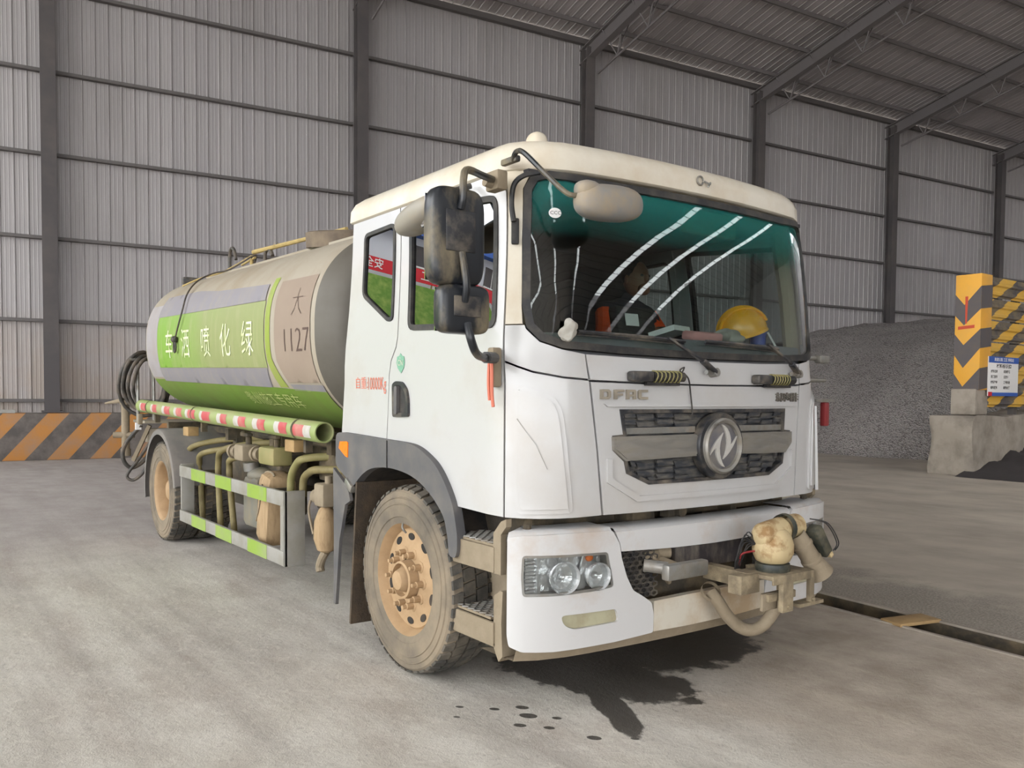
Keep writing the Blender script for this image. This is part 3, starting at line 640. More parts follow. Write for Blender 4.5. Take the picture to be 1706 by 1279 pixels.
b = MB(); ax = Vector((.55, 0, .83)).normalized(); o = Vector((.36, .58, 1.80)); b.tube([o + (Vector((0, 1, 0)) * math.cos(t) + ax.cross(Vector((0, 1, 0))) * math.sin(t)) * .22 for t in [k * 2 * PI / 28 for k in range(28)]], .016, 8, loop=True); b.cyl(o, o + Vector((.25, 0, -.3)), .04); b.bar(o + Vector((0, -.2, 0)), o + Vector((0, .2, 0)), .03, .02); b.build('steering_wheel', M['black'], cabin)
for y, n in ((.58, 'seat'), (-.58, 'seat')):
    st = MB(); st.box((-.22, y, 1.37), (.52, .50, .18), None, .05); st.box((-.50, y, 1.92), (.16, .50, .75), Matrix.Rotation(-.16, 3, 'Y'), .06); st.box((-.56, y, 2.32), (.10, .28, .16), None, .04); st.build('seat', M['seat'], cabin)
b = MB(); b.box((.82, .25, 2.44), (.04, .42, .13), None, .015); b.build('sun_visor', M['beige'], cabin)
b = MB(); b.tube(spline([(.78, -1.02, 1.95), (.74, -1.0, 2.1), (.72, -1.0, 2.3)]), .012, 8); b.build('grab_bar', M['black'], cabin)
# windshield
WS = [(0, 2.506), (.7, 2.506), (.98, 2.522), (1.05, 2.505), (1.088, 2.44), (1.096, 2.2), (1.088, 1.9), (1.066, 1.802), (1.01, 1.742), (.916, 1.708), (.6, 1.692), (.3, 1.686), (0, 1.684)]
WSO = WS + [(-a, z) for a, z in WS[-2:0:-1]]
ws = MB().patch(cab, inset(WSO, .03), [], .08, .006, -.006, cabn, ).build('windshield', M['windshield'], truck, 60)
MB().patch(cab, WSO, [inset(WSO, .034)], .08, .04, .010, cabn).build('windshield_seal', M['black'], ws)
b = MB(); el = [(.962 + .026 * math.cos(t), 2.327 + .024 * math.sin(t)) for t in [k * PI / 8 for k in range(16)]]; b.patch(cab, el, [], .05, .002, .003, cabn); st = b.build('inspection_sticker', M['paper'], ws)
b = MB(); b.text('CCC', cab, (.962, 2.327), .024, .005, 0, .9, flip=-1, nrm=(1, 0, 0)); b.build('sticker_letters', M['black'], ws)
# wipers
def wiper(piv, tip, e0, e1):
    w = tp('wiper'); P = lambda q, o: cab(*q) + cabn(*q) * o
    b = MB(); p0, p1 = P(piv, .03), P(tip, .03); m_ = p0.lerp(p1, .35) + Vector((.02, 0, 0)); b.bar(p0, m_, .034, .02, bev=.005); b.bar(m_, p1, .022, .012, bev=.003); b.build('wiper_arm', M['blackp'], w)
    b = MB(); b.cyl(P(piv, -.01), P(piv, .045), .022, 16); b.cyl(P(piv, .02), P(piv, .03) + Vector((0, -.07, .0)), .012, 10); b.build('wiper_pivot', M['steel'], w)
    b = MB(); n = 8; pts = [P((e0[0] + (e1[0] - e0[0]) * i / n, e0[1] + (e1[1] - e0[1]) * i / n), .02 + .012 * math.sin(PI * i / n)) for i in range(n + 1)]; b.tube(pts, .009, 6); b.tube([P((e0[0] + (e1[0] - e0[0]) * i / n, e0[1] + (e1[1] - e0[1]) * i / n - .012), .012) for i in range(n + 1)], .006, 6)
    b.build('wiper_blade', M['blackp'], w)
wiper((.02, 1.612), (.343, 1.776), (.861, 1.785), (.222, 1.765)); wiper((-.745, 1.62), (-.435, 1.778), (.071, 1.772), (-.551, 1.757))
# two black lamps on the cowl, with loose wire
for a0, a1 in ((.587, .258), (-.30, -.663)):
    l_ = tp('marker_lamp'); P = lambda a, z, o: cab(a, z) + cabn(a, z) * o
    b = MB(); b.bar(P(a0, 1.583, .03), P(a0 - .13, 1.583, .03), .055, .05, bev=.012); b.build('lamp_body', M['blackp'], l_)
    b = MB(); b.tube([P(a0 - .13, 1.583, .035), P(a1, 1.583, .035)], .024, 10); b.bar(P(a0 - .1, 1.557, .02), P(a1 + .02, 1.557, .02), .02, .025); b.build('lamp_bracket', M['black'], l_)
    b = MB()
    for k in range(7):
        a = a0 - .14 - k * .025; b.tube([P(a, 1.583, .035) + Vector((math.cos(t), 0, math.sin(t))) * .028 + Vector((0, .004 * math.sin(3 * t), 0)) for t in [i * PI / 5 for i in range(10)]], .0035, 5, loop=True)
    b.build('lamp_wire', M['lime_hose'], l_)
    if a0 > 0:
        b = MB(); b.tube(spline([P(.27, 1.60, .04), P(.25, 1.63, .04), P(.29, 1.61, .05), P(.22, 1.58, .03), P(.19, 1.5, .015), P(.185, 1.42, .02), P(.2, 1.40, .03), P(.22, 1.40, .03)]), .004, 5); b.build('loose_wire', M['black'], l_)

# --- mirrors
def mirror_set(s):
    mr = tp('side_mirror'); Y = lambda y: y * s
    def shell(c, d, name):
        b = MB(); c = Vector((c[0], Y(c[1]), c[2])); b.ell(c, (d[0] / 2, d[1] / 2, d[2] / 2), n=28, m=16, e=.38); o = b.build(name, M['mirror_back'], mr, 40)
        b = MB(); b.box(c + Vector((d[0] * .48, 0, d[2] * .05)), (.012, d[1] * .55, d[2] * .42), None, .005); b.build('mirror_boss', M['blackp'], mr)
        b = MB(); b.box(c - Vector((d[0] * .5, 0, 0)), (.004, d[1] * .86, d[2] * .88)); b.build('mirror_glass', M['chrome2'], mr)
    shell((.955, -1.487, 2.148), (.10, .262, .405), 'main_mirror'); shell((.965, -1.455, 1.850), (.09, .245, .205), 'lower_mirror')
    b = MB(); b.tube(spline([(.80, Y(-1.16), 2.46), (.86, Y(-1.28), 2.455), (.98, Y(-1.44), 2.43), (1.02, Y(-1.485), 2.38), (1.025, Y(-1.49), 2.30), (1.01, Y(-1.49), 2.26)]), .016, 10)
    b.tube(spline([(1.01, Y(-1.485), 2.08), (1.03, Y(-1.482), 2.0), (1.03, Y(-1.475), 1.93), (1.01, Y(-1.47), 1.88)]), .016, 10)
    b.tube(spline([(1.01, Y(-1.455), 1.79), (1.03, Y(-1.45), 1.72), (1.0, Y(-1.40), 1.665), (.90, Y(-1.28), 1.655), (.83, Y(-1.19), 1.66)]), .018, 10); b.build('mirror_arm', M['mirror_back'], mr)
    b = MB(); b.box((.80, Y(-1.165), 2.46), (.10, .06, .09), None, .012); b.cyl((.80, Y(-1.15), 2.44), (.80, Y(-1.23), 2.45), .022, 12)
    b.build('mirror_bracket', M['tan'], mr)
    b = MB(); b.box((.80, Y(-1.17), 1.62), (.05, .05, .18), None, .01); b.build('mirror_foot', M['tan'], mr)
    b = MB(); b.tube([(.92, Y(-1.30), 1.657), (.84, Y(-1.2), 1.66)], .026, 10); b.build('arm_clamp', M['blackp'], mr); return mr
mr = mirror_set(1)
b = MB(); b.tube(spline([(.82, -1.20, 1.66), (.83, -1.205, 1.58), (.825, -1.2, 1.5), (.835, -1.2, 1.44)]), .008, 6); b.tube(spline([(.80, -1.20, 1.64), (.81, -1.21, 1.55), (.805, -1.2, 1.47)]), .007, 6); lab(b.build('tie_rag', M['ink_red'], mr), 'frayed orange cord tied round the bracket')
fm = tp('front_mirror')
b = MB(); b.tube(spline([(.86, -1.12, 2.55), (.90, -1.13, 2.575), (.97, -1.14, 2.555), (1.06, -1.1, 2.46), (1.17, -1.06, 2.355), (1.19, -1.0, 2.35), (1.195, -.96, 2.345)]), .012, 8); b.box((.83, -1.11, 2.555), (.12, .03, .03), None, .008); b.build('mirror_arm', M['mirror_back'], fm)
b = MB(); rt = Matrix.Rotation(.06, 3, 'X'); b.ell((1.20, -.845, 2.335), (.075, .185, .078), rt, 28, 16, .75); b.ell((1.20, -.97, 2.375), (.05, .06, .04), None, 16, 10, .8); lab(b.build('mirror_shell', mat('grey_mirror_shell', '7c7a78', .5, 0, 'a08c6c', .6, 6), fm), 'oval grey housing')
km = tp('kerb_mirror'); b = MB(); b.ell((.42, -1.33, 2.345), (.205, .09, .062), Matrix.Rotation(-.2, 3, 'Y'), 28, 14, .8); b.build('mirror_shell', mat('dusty_mirror_shell', '8e887d', .5, 0, '9b8d74', .6, 6), km); b = MB(); b.ell((.43, -1.33, 2.325), (.15, .06, .04), None, 20, 10); b.build('mirror_glass', M['chrome2'], km)
b = MB(); b.tube([(.45, -1.33, 2.38), (.5, -1.2, 2.47), (.52, -1.12, 2.5)], .014, 8); b.build('mirror_arm', M['blackp'], km)
b = MB(); P = lambda a, z, o: cab(a, z) + cabn(a, z) * o
b.bar(P(1.129, 2.30, .01), P(1.128, 2.18, .01), .035, .02, bev=.006); b.tube(spline([P(1.129, 2.28, .03), P(1.135, 2.36, .04), P(1.12, 2.44, .05), P(1.08, 2.475, .06), P(1.02, 2.485, .07)]), .013, 8); lab(b.build('mirror_stay', M['black'], truck), 'black hooked stay on the pillar')

# --- bumper and lamps
bm_ = tp('bumper')
HEAD = rnd([(1.110, .780), (.712, .768), (.70, .70), (.676, .60), (.80, .592), (.973, .590), (1.108, .594), (1.116, .679)], .02)
FOG = rnd([(.943, .498), (.661, .494), (.646, .432), (.89, .428), (.93, .452)], .02)
BC = rnd([(1.205, .86), (1.10, .868), (.90, .87), (.69, .866), (.645, .80), (.632, .73), (.60, .64), (.56, .57), (.496, .533), (.442, .497), (.428, .44), (.430, .349), (.67, .338), (.971, .337), (1.11, .345), (1.19, .37), (1.205, .42)], .012, 2)
for f in ((lambda P: P), mir):
    c = MB().patch(bump, f(BC), [f(HEAD), f(FOG)], .07, .03, 0, bumpn).build('bumper_corner', M['white_muddy'], bm_)
    b = MB(); pts = [(1.205, 0), (1.1, 0), (.9, 0), (.75, 0), (.69, 0)]
    R0 = [bump(*f([(a, .866)])[0]) for a, _ in pts]; nq = [bumpn(*f([(a, .866)])[0]) for a, _ in pts]; r1 = [p - q * .02 + Vector((0, 0, .014)) for p, q in zip(R0, nq)]; r2 = [p - q * .2 + Vector((0, 0, .016)) for p, q in zip(R0, nq)]
    b.rings([[p - Vector((0, 0, .01)) for p in R0], r1, r2], closed=False); b.build('bumper_top', M['white_muddy'], bm_, 60)
    hl = empty('headlight', truck)
    MB().patch(bump, f(inset(HEAD, .002)), [], .09, .004, -.006, bumpn).build('lens', M['lens'], hl)
    b = MB(); b.patch(bump, f(inset(HEAD, -.02)), [], .09, .01, -.06, bumpn); b.build('reflector', M['silver'], hl)
    MB().patch(bump, f(inset(HEAD, -.004)), [f(inset(HEAD, .012))], .09, .09, -.004, bumpn).build('lamp_bezel', M['steel'], hl)
    s = f([(1, 0)])[0][0]; 
    for a, r, z in ((.93, .075, .67), (.77, .065, .66)):
        o = bump(a * s, z) - bumpn(a * s, z) * .058; n = bumpn(a * s, z); b = MB(); b.lathe([(.07, r), (.05, r * .97), (.02, r * .8), (.005, r * .4), (0, .01)], o, n, 28); b.ell(o + n * .03, (.018, .018, .018), None, 10, 8); b.build('lamp_bowl', M['silver'], hl)
    b = MB()
    for k in range(7):
        a = 1.085 - k * .006; q = bump(a * s, .69) - bumpn(a * s, .69) * (.02 + .008 * k)
    for k in range(10): z = .61 + k * .0165; b.bar(bump(1.095 * s, z) - bumpn(1.095 * s, z) * .02, bump(1.035 * s, z) - bumpn(1.035 * s, z) * .04, .006, .012)
    b.bar(bump(1.03 * s, .60) - bumpn(1.03 * s, .6) * .035, bump(1.03 * s, .77) - bumpn(1.03 * s, .77) * .035, .02, .02); b.bar(bump(.85 * s, .60) - bumpn(.85 * s, .6) * .04, bump(.80 * s, .765) - bumpn(.8 * s, .765) * .04, .012, .05); b.build('lamp_rib', M['silver'], hl)
    b = MB(); o = bump(.80 * s, .745) - bumpn(.8 * s, .745) * .03; b.ell(o, (.014, .022, .018), None, 12, 8); lab(b.build('turn_bulb', M['orange'], hl), 'small orange bulb')
    fg = empty('fog_lamp', truck); b = MB(); b.patch(bump, f(inset(FOG, .001)), [], .09, .012, -.014, bumpn); b.build('lens', mat('dusty_fog_lens' + str(s), 'a8a48a', .35, 0, '8e846a', .6, 9), fg)
BEAM = [(.668, .856), (.3, .858), (0, .86), (-.3, .858), (-.668, .856), (-.640, .80), (-.632, .762), (-.3, .750), (0, .746), (.3, .750), (.632, .762), (.640, .80)]
c = MB().patch(bump, BEAM, [], .09, .05, -.004, bumpn).build('bumper_beam', M['white_muddy'], bm_)
b = MB(); A = [.668 - k * .1336 for k in range(11)]; R0 = [bump(a, .857) for a in A]; b.rings([[p + Vector((-.005, 0, 0)) for p in R0], [p + Vector((-.025, 0, .015)) for p in R0], [p + Vector((-.16, 0, .016)) for p in R0]], closed=False); b.build('bumper_top', M['white_muddy'], bm_, 60)
LOW = [(.424, .50), (.2, .505), (-.2, .505), (-.424, .50), (-.426, .352), (-.2, .348), (.2, .348), (.426, .352)]
MB().patch(bump, LOW, [], .08, .04, -.003, bumpn).build('bumper_valance', M['valance'], bm_)
b = MB(); A = [1.13 - k * .113 for k in range(21)]; b.rings([[bump(a, .345) + Vector((-.015, 0, 0.004)) for a in A], [bump(a, .345) + Vector((-.035, 0, -.05)) for a in A], [bump(a, .345) + Vector((-.30, 0, -.052)) for a in A]], closed=False); lab(b.build('skid_strip', M['tan'], bm_, 30), 'mud brown lower strip')
# honeycomb corners of the opening and the dark recess
for sg in (1, -1):
    b = MB(); pm = [(sg * a, z) for a, z in ((.63, .755), (.40, .755), (.385, .51), (.50, .533), (.57, .60))]
    b.patch(bump, pm, [], .1, .008, -.05, bumpn); m_ = b.build('mesh_backing', M['black'], bm_)
    b = MB(); row = 0; z = .53
    while z < .76:
        a = .39 + (.0235 if row % 2 else 0)
        while a < .63:
            if a < .40 + (z - .5) * 1.05 + .06 and z < .755 + .001:
                q = bump(sg * a, z) - bumpn(sg * a, z) * .04; hexp = [q + Vector((0, math.cos(t) * .0225, math.sin(t) * .0135)) for t in [PI / 6 + k * PI / 3 for k in range(6)]]; b.tube(hexp, .004, 5, loop=True)
            a += .047
        z += .0225; row += 1
    o = b.build('honeycomb_grille', M['blackp'], bm_); o['kind'] = 'stuff'
b = MB(); b.box((.95, 0, .62), (.03, 1.2, .30)); b.build('crash_plate', M['frame'], bm_)
b = MB(); b.box((.985, .08, .665), (.04, .52, .13), None, .008); lab(b.build('number_plate_panel', mat('stained_dark_panel', '3a3538', .6, 0, '8a8175', .75, 9, stretch=(1, 1, .4), edge=(.44, .66)), bm_), 'stained dark plate')
b = MB(); b.cyl((1.0, -.36, .70), (1.12, -.30, .66), .022); b.box((1.02, -.39, .68), (.08, .12, .12), None, .02); b.cyl((1.02, -.36, .72), (1.06, -.28, .72), .03, 12); b.tube(spline([(1.03, -.45, .73), (1.06, -.38, .69), (1.05, -.3, .6), (1.03, -.25, .56)]), .014, 8); b.build('tow_hook', M['tan'], bm_)
# gap above the bumper: cross member, brackets, pipes
b = MB(); b.box((.78, 0, .90), (.06, 1.7, .09)); b.box((.92, -.15, .905), (.06, .05, .07)); b.cyl((.92, -.1, .90), (.98, -.1, .90), .03, 12); b.tube([(.9, -.6, .92), (.93, .5, .91)], .015, 8); b.box((.85, -.32, .90), (.14, .16, .09), None, .01); b.build('front_cross_member', M['frame'], truck)
# --- front wheel arch, flap, steps (both sides)
FEN = [(-.854, 1.254), (-.76, 1.262), (-.184, 1.243), (.0, 1.238), (.082, 1.232), (.16, 1.215), (.237, 1.185), (.31, 1.15), (.366, 1.106), (.43, 1.04), (.485, .963), (.51, .89), (.53, .815), (.53, .74), (.515, .70), (.452, .70), (.447, .78), (.41, .883), (.36, .93), (.304, .971), (.23, 1.013), (.152, 1.046), (.06, 1.07), (-.034, 1.083), (-.14, 1.09), (-.233, 1.088), (-.33, 1.08), (-.416, 1.062), (-.49, 1.03), (-.555, .99), (-.611, .945), (-.70, .99), (-.80, 1.03), (-.854, 1.06)]
for s in (1, -1):
    fe = tp('front_fender'); pl_ = lambda x, z: Vector((x, -1.195 * s, z)); nn = lambda x, z: Vector((0, -s, 0))
    MB().patch(pl_, rnd(FEN, .05, 3), [], .3, .05, 0, nn).build('fender_skin', M['grey_plastic'], fe)
    b = MB(); IN = FEN[15:31]; b.rings([[(x, -1.195 * s, z) for x, z in IN], [(x, -.78 * s, z + .01) for x, z in IN]], closed=False); b.build('wheel_housing', M['dark'], fe)
    b = MB(); b.prism([(0, .045), (.015, .085), (.10, .09), (.125, .085), (.12, -.005), (.09, .0)], (-.80 if s > 0 else -.69, -1.2 * s, 1.12), (s, 0, 0), (0, 0, 1), .03) if s > 0 else b.box((-.74, 1.2, 1.15), (.11, .03, .07))
    lab(b.build('turn_lamp', M['orange'], fe), 'orange turn signal lens')
    b = MB(); b.bar((-.185, -1.199 * s, 1.24), (-.185, -1.199 * s, 1.087), .004, .004); b.build('fender_seam', M['black'], fe)
    mf = tp('mud_flap')
    b = MB(); b.box((-.60, -1.0 * s, .55), (.02, .40, .86), Matrix.Rotation(.10, 3, 'Y')); b.build('flap_rubber', M['mudf'], mf)
    b = MB(); i = b.addv([(x, -1.205 * s, z) for x, z in ((-.86, 1.05), (-.66, .93), (-.62, .84), (-.74, .86), (-.80, .5), (-.85, .22), (-.88, .22), (-.87, .6))]); b.patch(lambda x, z: Vector((x, -1.205 * s, z)), [(-.87, 1.04), (-.66, .93), (-.63, .86), (-.70, .83), (-.78, .6), (-.835, .20), (-.865, .20), (-.86, .6)], [], 1, .02, 0, nn)
    b.build('flap_edge', M['grey_plastic'], mf); b = MB(); b.box((-.66, -1.02 * s, .95), (.10, .38, .05), Matrix.Rotation(.5, 3, 'Y'), .01); b.build('flap_bracket', M['steel'], mf)
    # two steps
    sp = tp('entry_step')
    def tread(c, d):
        b = MB(); cx, cy, cz = c; b.box(c, (d[0], d[1], .012)); n = 6
        o = b.build('step_tread', M['tan'], sp); b = MB()
        for k in range(-4, 9):
            for q in (1, -1):
                x0 = cx - d[0] / 2 + k * .05; p, e = Vector((x0, cy - d[1] / 2, cz + .009)), Vector((x0 + .2, cy + d[1] / 2, cz + .009))
                if q < 0: p.y, e.y = e.y, p.y
                lo, hi = cx - d[0] / 2, cx + d[0] / 2; dv = e - p
                t0, t1 = max(0, (lo - p.x) / dv.x), min(1, (hi - p.x) / dv.x)
                if t1 > t0 + .05: b.bar(p + dv * t0, p + dv * t1, .007, .008)
        b.build('tread_pattern', M['steel'], sp)
    tread((.62, -1.06 * s, .80), (.36, .20)); tread((.60, -1.06 * s, .455), (.34, .20))
    b = MB(); b.box((.62, -1.165 * s, .735), (.38, .02, .12), None, .004); b.box((.60, -.95 * s, .63), (.40, .03, .30)); b.box((.60, -1.165 * s, .39), (.42, .02, .11), None, .005); b.box((.40, -1.06 * s, .48), (.02, .22, .22), None, .004)
    b.box((.60, -1.06 * s, .34), (.42, .22, .015)); b.box((.60, -.955 * s, .52), (.44, .015, .26))
    b.build('step_box', M['tan'], sp)
    b = MB(); b.patch(lambda x, z: Vector((x, -1.17 * s, z)), [(.80, .675), (.80, .86), (.86, .92), (.90, .935), (.90, .90), (.86, .86), (.86, .675)], [], 1, .03, 0, nn); b.patch(lambda x, z: Vector((x, -1.165 * s, z)), [(.80, .33), (.80, .57), (.85, .60), (.87, .60), (.86, .45), (.87, .30), (.84, .27)], [], 1, .16, 0, nn); b.build('step_side', M['tan'], sp)
    b = MB(); b.box((.60, -.90 * s, .78), (.44, .10, .30)); b.tube([(.86, -1.0 * s, .95), (.9, -1.05 * s, .9), (.88, -1.05 * s, .6)], .02, 8); b.build('step_bracket', M['frame'], sp)
# --- wheels
def tyre_mesh(seed=0):
    """carcass with sidewall rings; the tread is real zigzag blocks"""
    R, w = .505, .265; n = 96; prof = [(-w / 2, .300), (-w / 2 - .006, .33), (-w / 2 - .007, .334), (-w / 2 - .012, .338), (-w / 2 - .014, .40), (-w / 2 - .017, .403), (-w / 2 - .017, .407), (-w / 2 - .012, .41), (-w / 2 - .009, .435), (-w / 2 - .013, .438), (-w / 2 - .013, .442), (-w / 2 - .007, .446), (-w / 2 - .003, .468), (-w / 2 + .012, .485), (-w / 2 + .02, .487)]
    full = prof + [(-a, r) for a, r in prof[::-1]]
    b = MB(); b.lathe(full, (0, 0, 0), (0, 1, 0), n); c = MB(); nb = 44
    cols = [(-w / 2 + .004, -.078), (-.068, -.006), (.006, .068), (.078, w / 2 - .004)]
    for k in range(nb):
        for ci, (y0, y1) in enumerate(cols):
            a0 = (k + .5 * (ci % 2)) * 2 * PI / nb; da = 2 * PI / nb
            sh = ci in (0, 3); g = .36 if sh else .16; zz = .2 * da
            P = []
            for (yy, aa) in ((y0, a0), (y1, a0 + zz), (y1, a0 + zz + da * (1 - g)), (y0, a0 + da * (1 - g))):
                out = yy in (cols[0][0], cols[3][1]); P.append((yy, aa, R - (.012 if out else 0)))
            if sh:
                i = c.addv([(r_ * math.cos(a), y, r_ * math.sin(a)) for y, a, r_ in P] + [(.48 * math.cos(a), y * (1.02 if abs(y) > .1 else 1), .48 * math.sin(a)) for y, a, r_ in P])
            else: i = c.addv([(r_ * math.cos(a), y, r_ * math.sin(a)) for y, a, r_ in P] + [(.48 * math.cos(a), y, .48 * math.sin(a)) for y, a, r_ in P])
            c.addf([[i, i + 1, i + 2, i + 3], [i, i + 1, i + 5, i + 4], [i + 1, i + 2, i + 6, i + 5], [i + 2, i + 3, i + 7, i + 6], [i + 3, i, i + 4, i + 7]])
    return b, c
PROTO = {}
def wheel(x, y, s, kind):
    """s = +1: outer face towards the kerb side (-y)"""
    w = tp('wheel'); w.location = (x, y, .503); w.rotation_euler = (0, random.random() * 2, 0 if s > 0 else PI)
    if kind in PROTO:
        for ch in PROTO[kind].children: inst(ch, w)
        return w
    if kind in ('front', 'rear', 'inner'):
        src = next(iter(PROTO.values()), None)
        if src is None:
            tb, cb = tyre_mesh(); tb.build('tyre', M['tyre'], w, 30); o = cb.build('tread_blocks', M['tread'], w, flat=True)
        else:
            for ch in src.children:
                if ch.name.startswith('ty') or ch.name.startswith('tread'): inst(ch, w)
    b = MB(); A = (0, -1, 0)
    if kind == 'front':
        b.lathe([(-.12, .29), (.115, .298), (.128, .312), (.134, .312), (.132, .300), (.10, .282), (.075, .272), (.085, .262), (.088, .20), (.098, .17), (.10, .11)], (0, 0, 0), A, 56); o = b.build('rim', M['rim'], w, 40)
        for k in range(10):
            t = (k + .5) * 2 * PI / 10; p = Vector((math.cos(t) * .228, -.084, math.sin(t) * .228)); tn = Vector((-math.sin(t), 0, math.cos(t))); rd = Vector((math.cos(t), 0, math.sin(t)))
            h = MB(); q = [p + (tn * math.cos(a) * .032 + rd * math.sin(a) * .019) for a in [i * PI / 8 for i in range(16)]]; h.rings([[v + Vector((0, -.006, 0)) for v in q], [v + Vector((0, .02, 0)) for v in q]], True, True, True); h.build('hand_hole', M['dark'], w)
            t = k * 2 * PI / 10; p = Vector((math.cos(t) * .143, 0, math.sin(t) * .143)); nb_ = MB(); nb_.lathe([(.085, .034), (.10, .032), (.104, .019), (.14, .018), (.142, .012), (.165, .011), (.166, 0)], p, A, 8); nb_.build('wheel_nut', M['rim'], w)
        h = MB(); h.lathe([(.09, .105), (.15, .10), (.155, .088), (.12, .085), (.118, .07), (.15, .062), (.175, .05), (.185, .02), (.186, 0)], (0, 0, 0), A, 32); h.build('hub', M['rim'], w)
        h = MB(); h.tube(spline([(-.15, -.12, .2), (-.17, -.14, .22), (-.2, -.125, .235)]), .006, 6); h.build('valve_stem', M['steel'], w)
    else:
        b.lathe([(-.12, .29), (.115, .298), (.128, .312), (.134, .312), (.13, .298), (.10, .275), (.02, .268), (-.03, .262), (-.045, .22), (-.05, .16), (-.04, .12), (.02, .11), (.06, .10), (.075, .08), (.08, 0)], (0, 0, 0), A, 48); b.build('rim', M['rim'], w, 40)
        for k in range(10):
            t = k * 2 * PI / 10; nb_ = MB(); nb_.lathe([(-.05, .024), (-.02, .02), (-.015, .012), (.01, .011), (.011, 0)], (math.cos(t) * .165, 0, math.sin(t) * .165), A, 8); nb_.build('wheel_nut', M['rim'], w)
    PROTO[kind] = w; return w
wheel(0, -1.06, 1, 'front'); wheel(0, 1.06, -1, 'front')
for s in (1, -1): wheel(-5.0, -1.06 * s, s, 'rear'); wheel(-5.0, -.76 * s, s, 'rear')
b = MB(); b.cyl((0, -.9, .5), (0, .9, .5), .06); b.box((0, 0, .44), (.14, 1.3, .10), None, .02); b.build('front_axle', M['frame'], truck)
b = MB(); b.cyl((-5, -.95, .5), (-5, .95, .5), .10); b.ell((-5, 0, .5), (.22, .24, .22)); b.build('rear_axle', M['frame'], truck)
for s in (1, -1):
    b = MB(); b.box((-2.75, .40 * s, .92), (7.3, .05, .24)); b.build('chassis_rail', M['frame'], truck)
for x in (-.9, -1.9, -3.0, -4.2, -5.6): b = MB(); b.box((x, 0, .92), (.10, .8, .16)); b.build('cross_member', M['frame'], truck)
for x in (-1.5, -2.6, -3.7, -5.7): b = MB(); b.box((x, 0, 1.12), (.08, 1.9, .10)); b.box((x, -.85, 1.05), (.10, .06, .2)); b.box((x, .85, 1.05), (.10, .06, .2)); b.build('outrigger', M['frame'], truck)
b = MB(); b.box((.1, 0, .85), (1.3, .7, .45), None, .06); b.cyl((-.6, 0, .72), (-4.8, 0, .6), .05); b.build('drive_line', M['dark'], truck)

# --- tank
SEC = [(-6.06, .90), (-6.03, .955), (-5.97, .985), (-5.88, 1.0), (-4.8, 1), (-3.6, 1), (-2.4, 1), (-1.44, 1.0), (-1.40, .997), (-1.37, .992)]
b = MB(); NP = 200
b.rings([[tankp(x, 360 * i / NP, k, k) for i in range(NP)] for x, k in SEC]); tank = b.build('tank', M['tank'], truck, 60)
M['tank_end'] = mat('tank_end_painted_shade', '57524a', .6, 0, '4a453c', .5, 2)  # shade of the gap behind the cab, painted in as a darker colour
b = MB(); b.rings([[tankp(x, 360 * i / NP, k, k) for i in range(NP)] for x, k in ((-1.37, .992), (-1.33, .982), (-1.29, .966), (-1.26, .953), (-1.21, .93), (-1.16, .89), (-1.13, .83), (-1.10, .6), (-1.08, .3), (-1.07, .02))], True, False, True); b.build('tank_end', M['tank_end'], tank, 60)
b = MB(); b.rings([[tankp(x, 360 * i / NP, k, k) for i in range(NP)] for x, k in ((-6.06, .90), (-6.10, .80), (-6.14, .5), (-6.15, .02))], True, False, True); b.build('tank_end', M['tank'], tank, 60)
def tpatch(name, P, m, off=.003, h=.08, hole=(), S=tankz):
    return MB().patch(S, P, hole, h, .02, off, (lambda a, b_: -((S(a + 1e-3, b_) - S(a - 1e-3, b_)).cross(S(a, b_ + 1e-3) - S(a, b_ - 1e-3))).normalized()) if S is not tankz else None, front_only=True).build(name, M[m], tank, 60)
tpatch('paint_band', [(-5.86, -.37), (-5.44, -.37), (-5.44, -.40), (-2.36, -.415), (-2.29, -.272), (-5.44, -.272), (-5.44, .38), (-5.86, .38)], 'lilac') and None
tpatch('paint_band', [(-5.44, -.405), (-2.37, -.415), (-2.30, -.272), (-5.44, -.272)], 'band', .007)
tpatch('paint_band', [(-5.44, .243), (-2.30, .235), (-2.33, .36), (-3.6, .40), (-4.3, .45), (-5.44, .46)], 'band', .007)
gp = tpatch('green_panel', [(-5.40, .243), (-2.285, .232), (-2.285, -.268), (-5.42, -.270)], 'green', .005)
tpatch('panel_edge', [(-5.44, .25), (-5.405, .25), (-5.405, -.272), (-5.44, -.272)], 'lilac', .006)
tpatch('colour_stripe', [(-2.262, .40), (-2.165, .40), (-2.165, -.20), (-2.04, -.41), (-2.20, -.412), (-2.262, -.22)], 'stripe', .004)
tpatch('brown_panel', [(-2.075, .36), (-1.42, .36), (-1.42, -.370), (-1.99, -.375), (-2.075, -.22)], 'brown_panel', .004)
tpatch('paint_band', [(-1.98, -.388), (-1.40, -.384), (-1.40, -.43), (-1.95, -.43)], 'band', .004)
tq = lambda x, q: tankp(x, q * 75)
tpatch('lower_green_paint', [(-5.86, 1.535), (-5.44, 1.535), (-5.0, 1.56), (-2.4, 1.565), (-1.40, 1.585), (-1.40, 2.2), (-5.86, 2.2)], 'green2', .004, .045, (), tq)
for ch, x in zip('车洒喷化绿', (-4.94, -4.37, -3.735, -3.185, -2.645)):
    t = MB(); t.text(ch, tankz, (x, -.062), .30, .009, 0, .95, cut=1, nrm=None, bold=-.001); lab(t.build('lettering', M['ink_white'], tank), 'white brush character ' + ch)
t = MB(); t.text('1127', tankz, (-1.68, -.085), .24, .007, 0, 1.05, cut=1, bold=-.004); lab(t.build('lettering', M['ink_brown'], tank), 'faint number 1127 on the brown panel')
t = MB(); t.text('大', tankz, (-1.66, .17), .22, .007, 0, 1, cut=1, bold=-.006); lab(t.build('lettering', M['ink_brown'], tank), 'faint brown character')
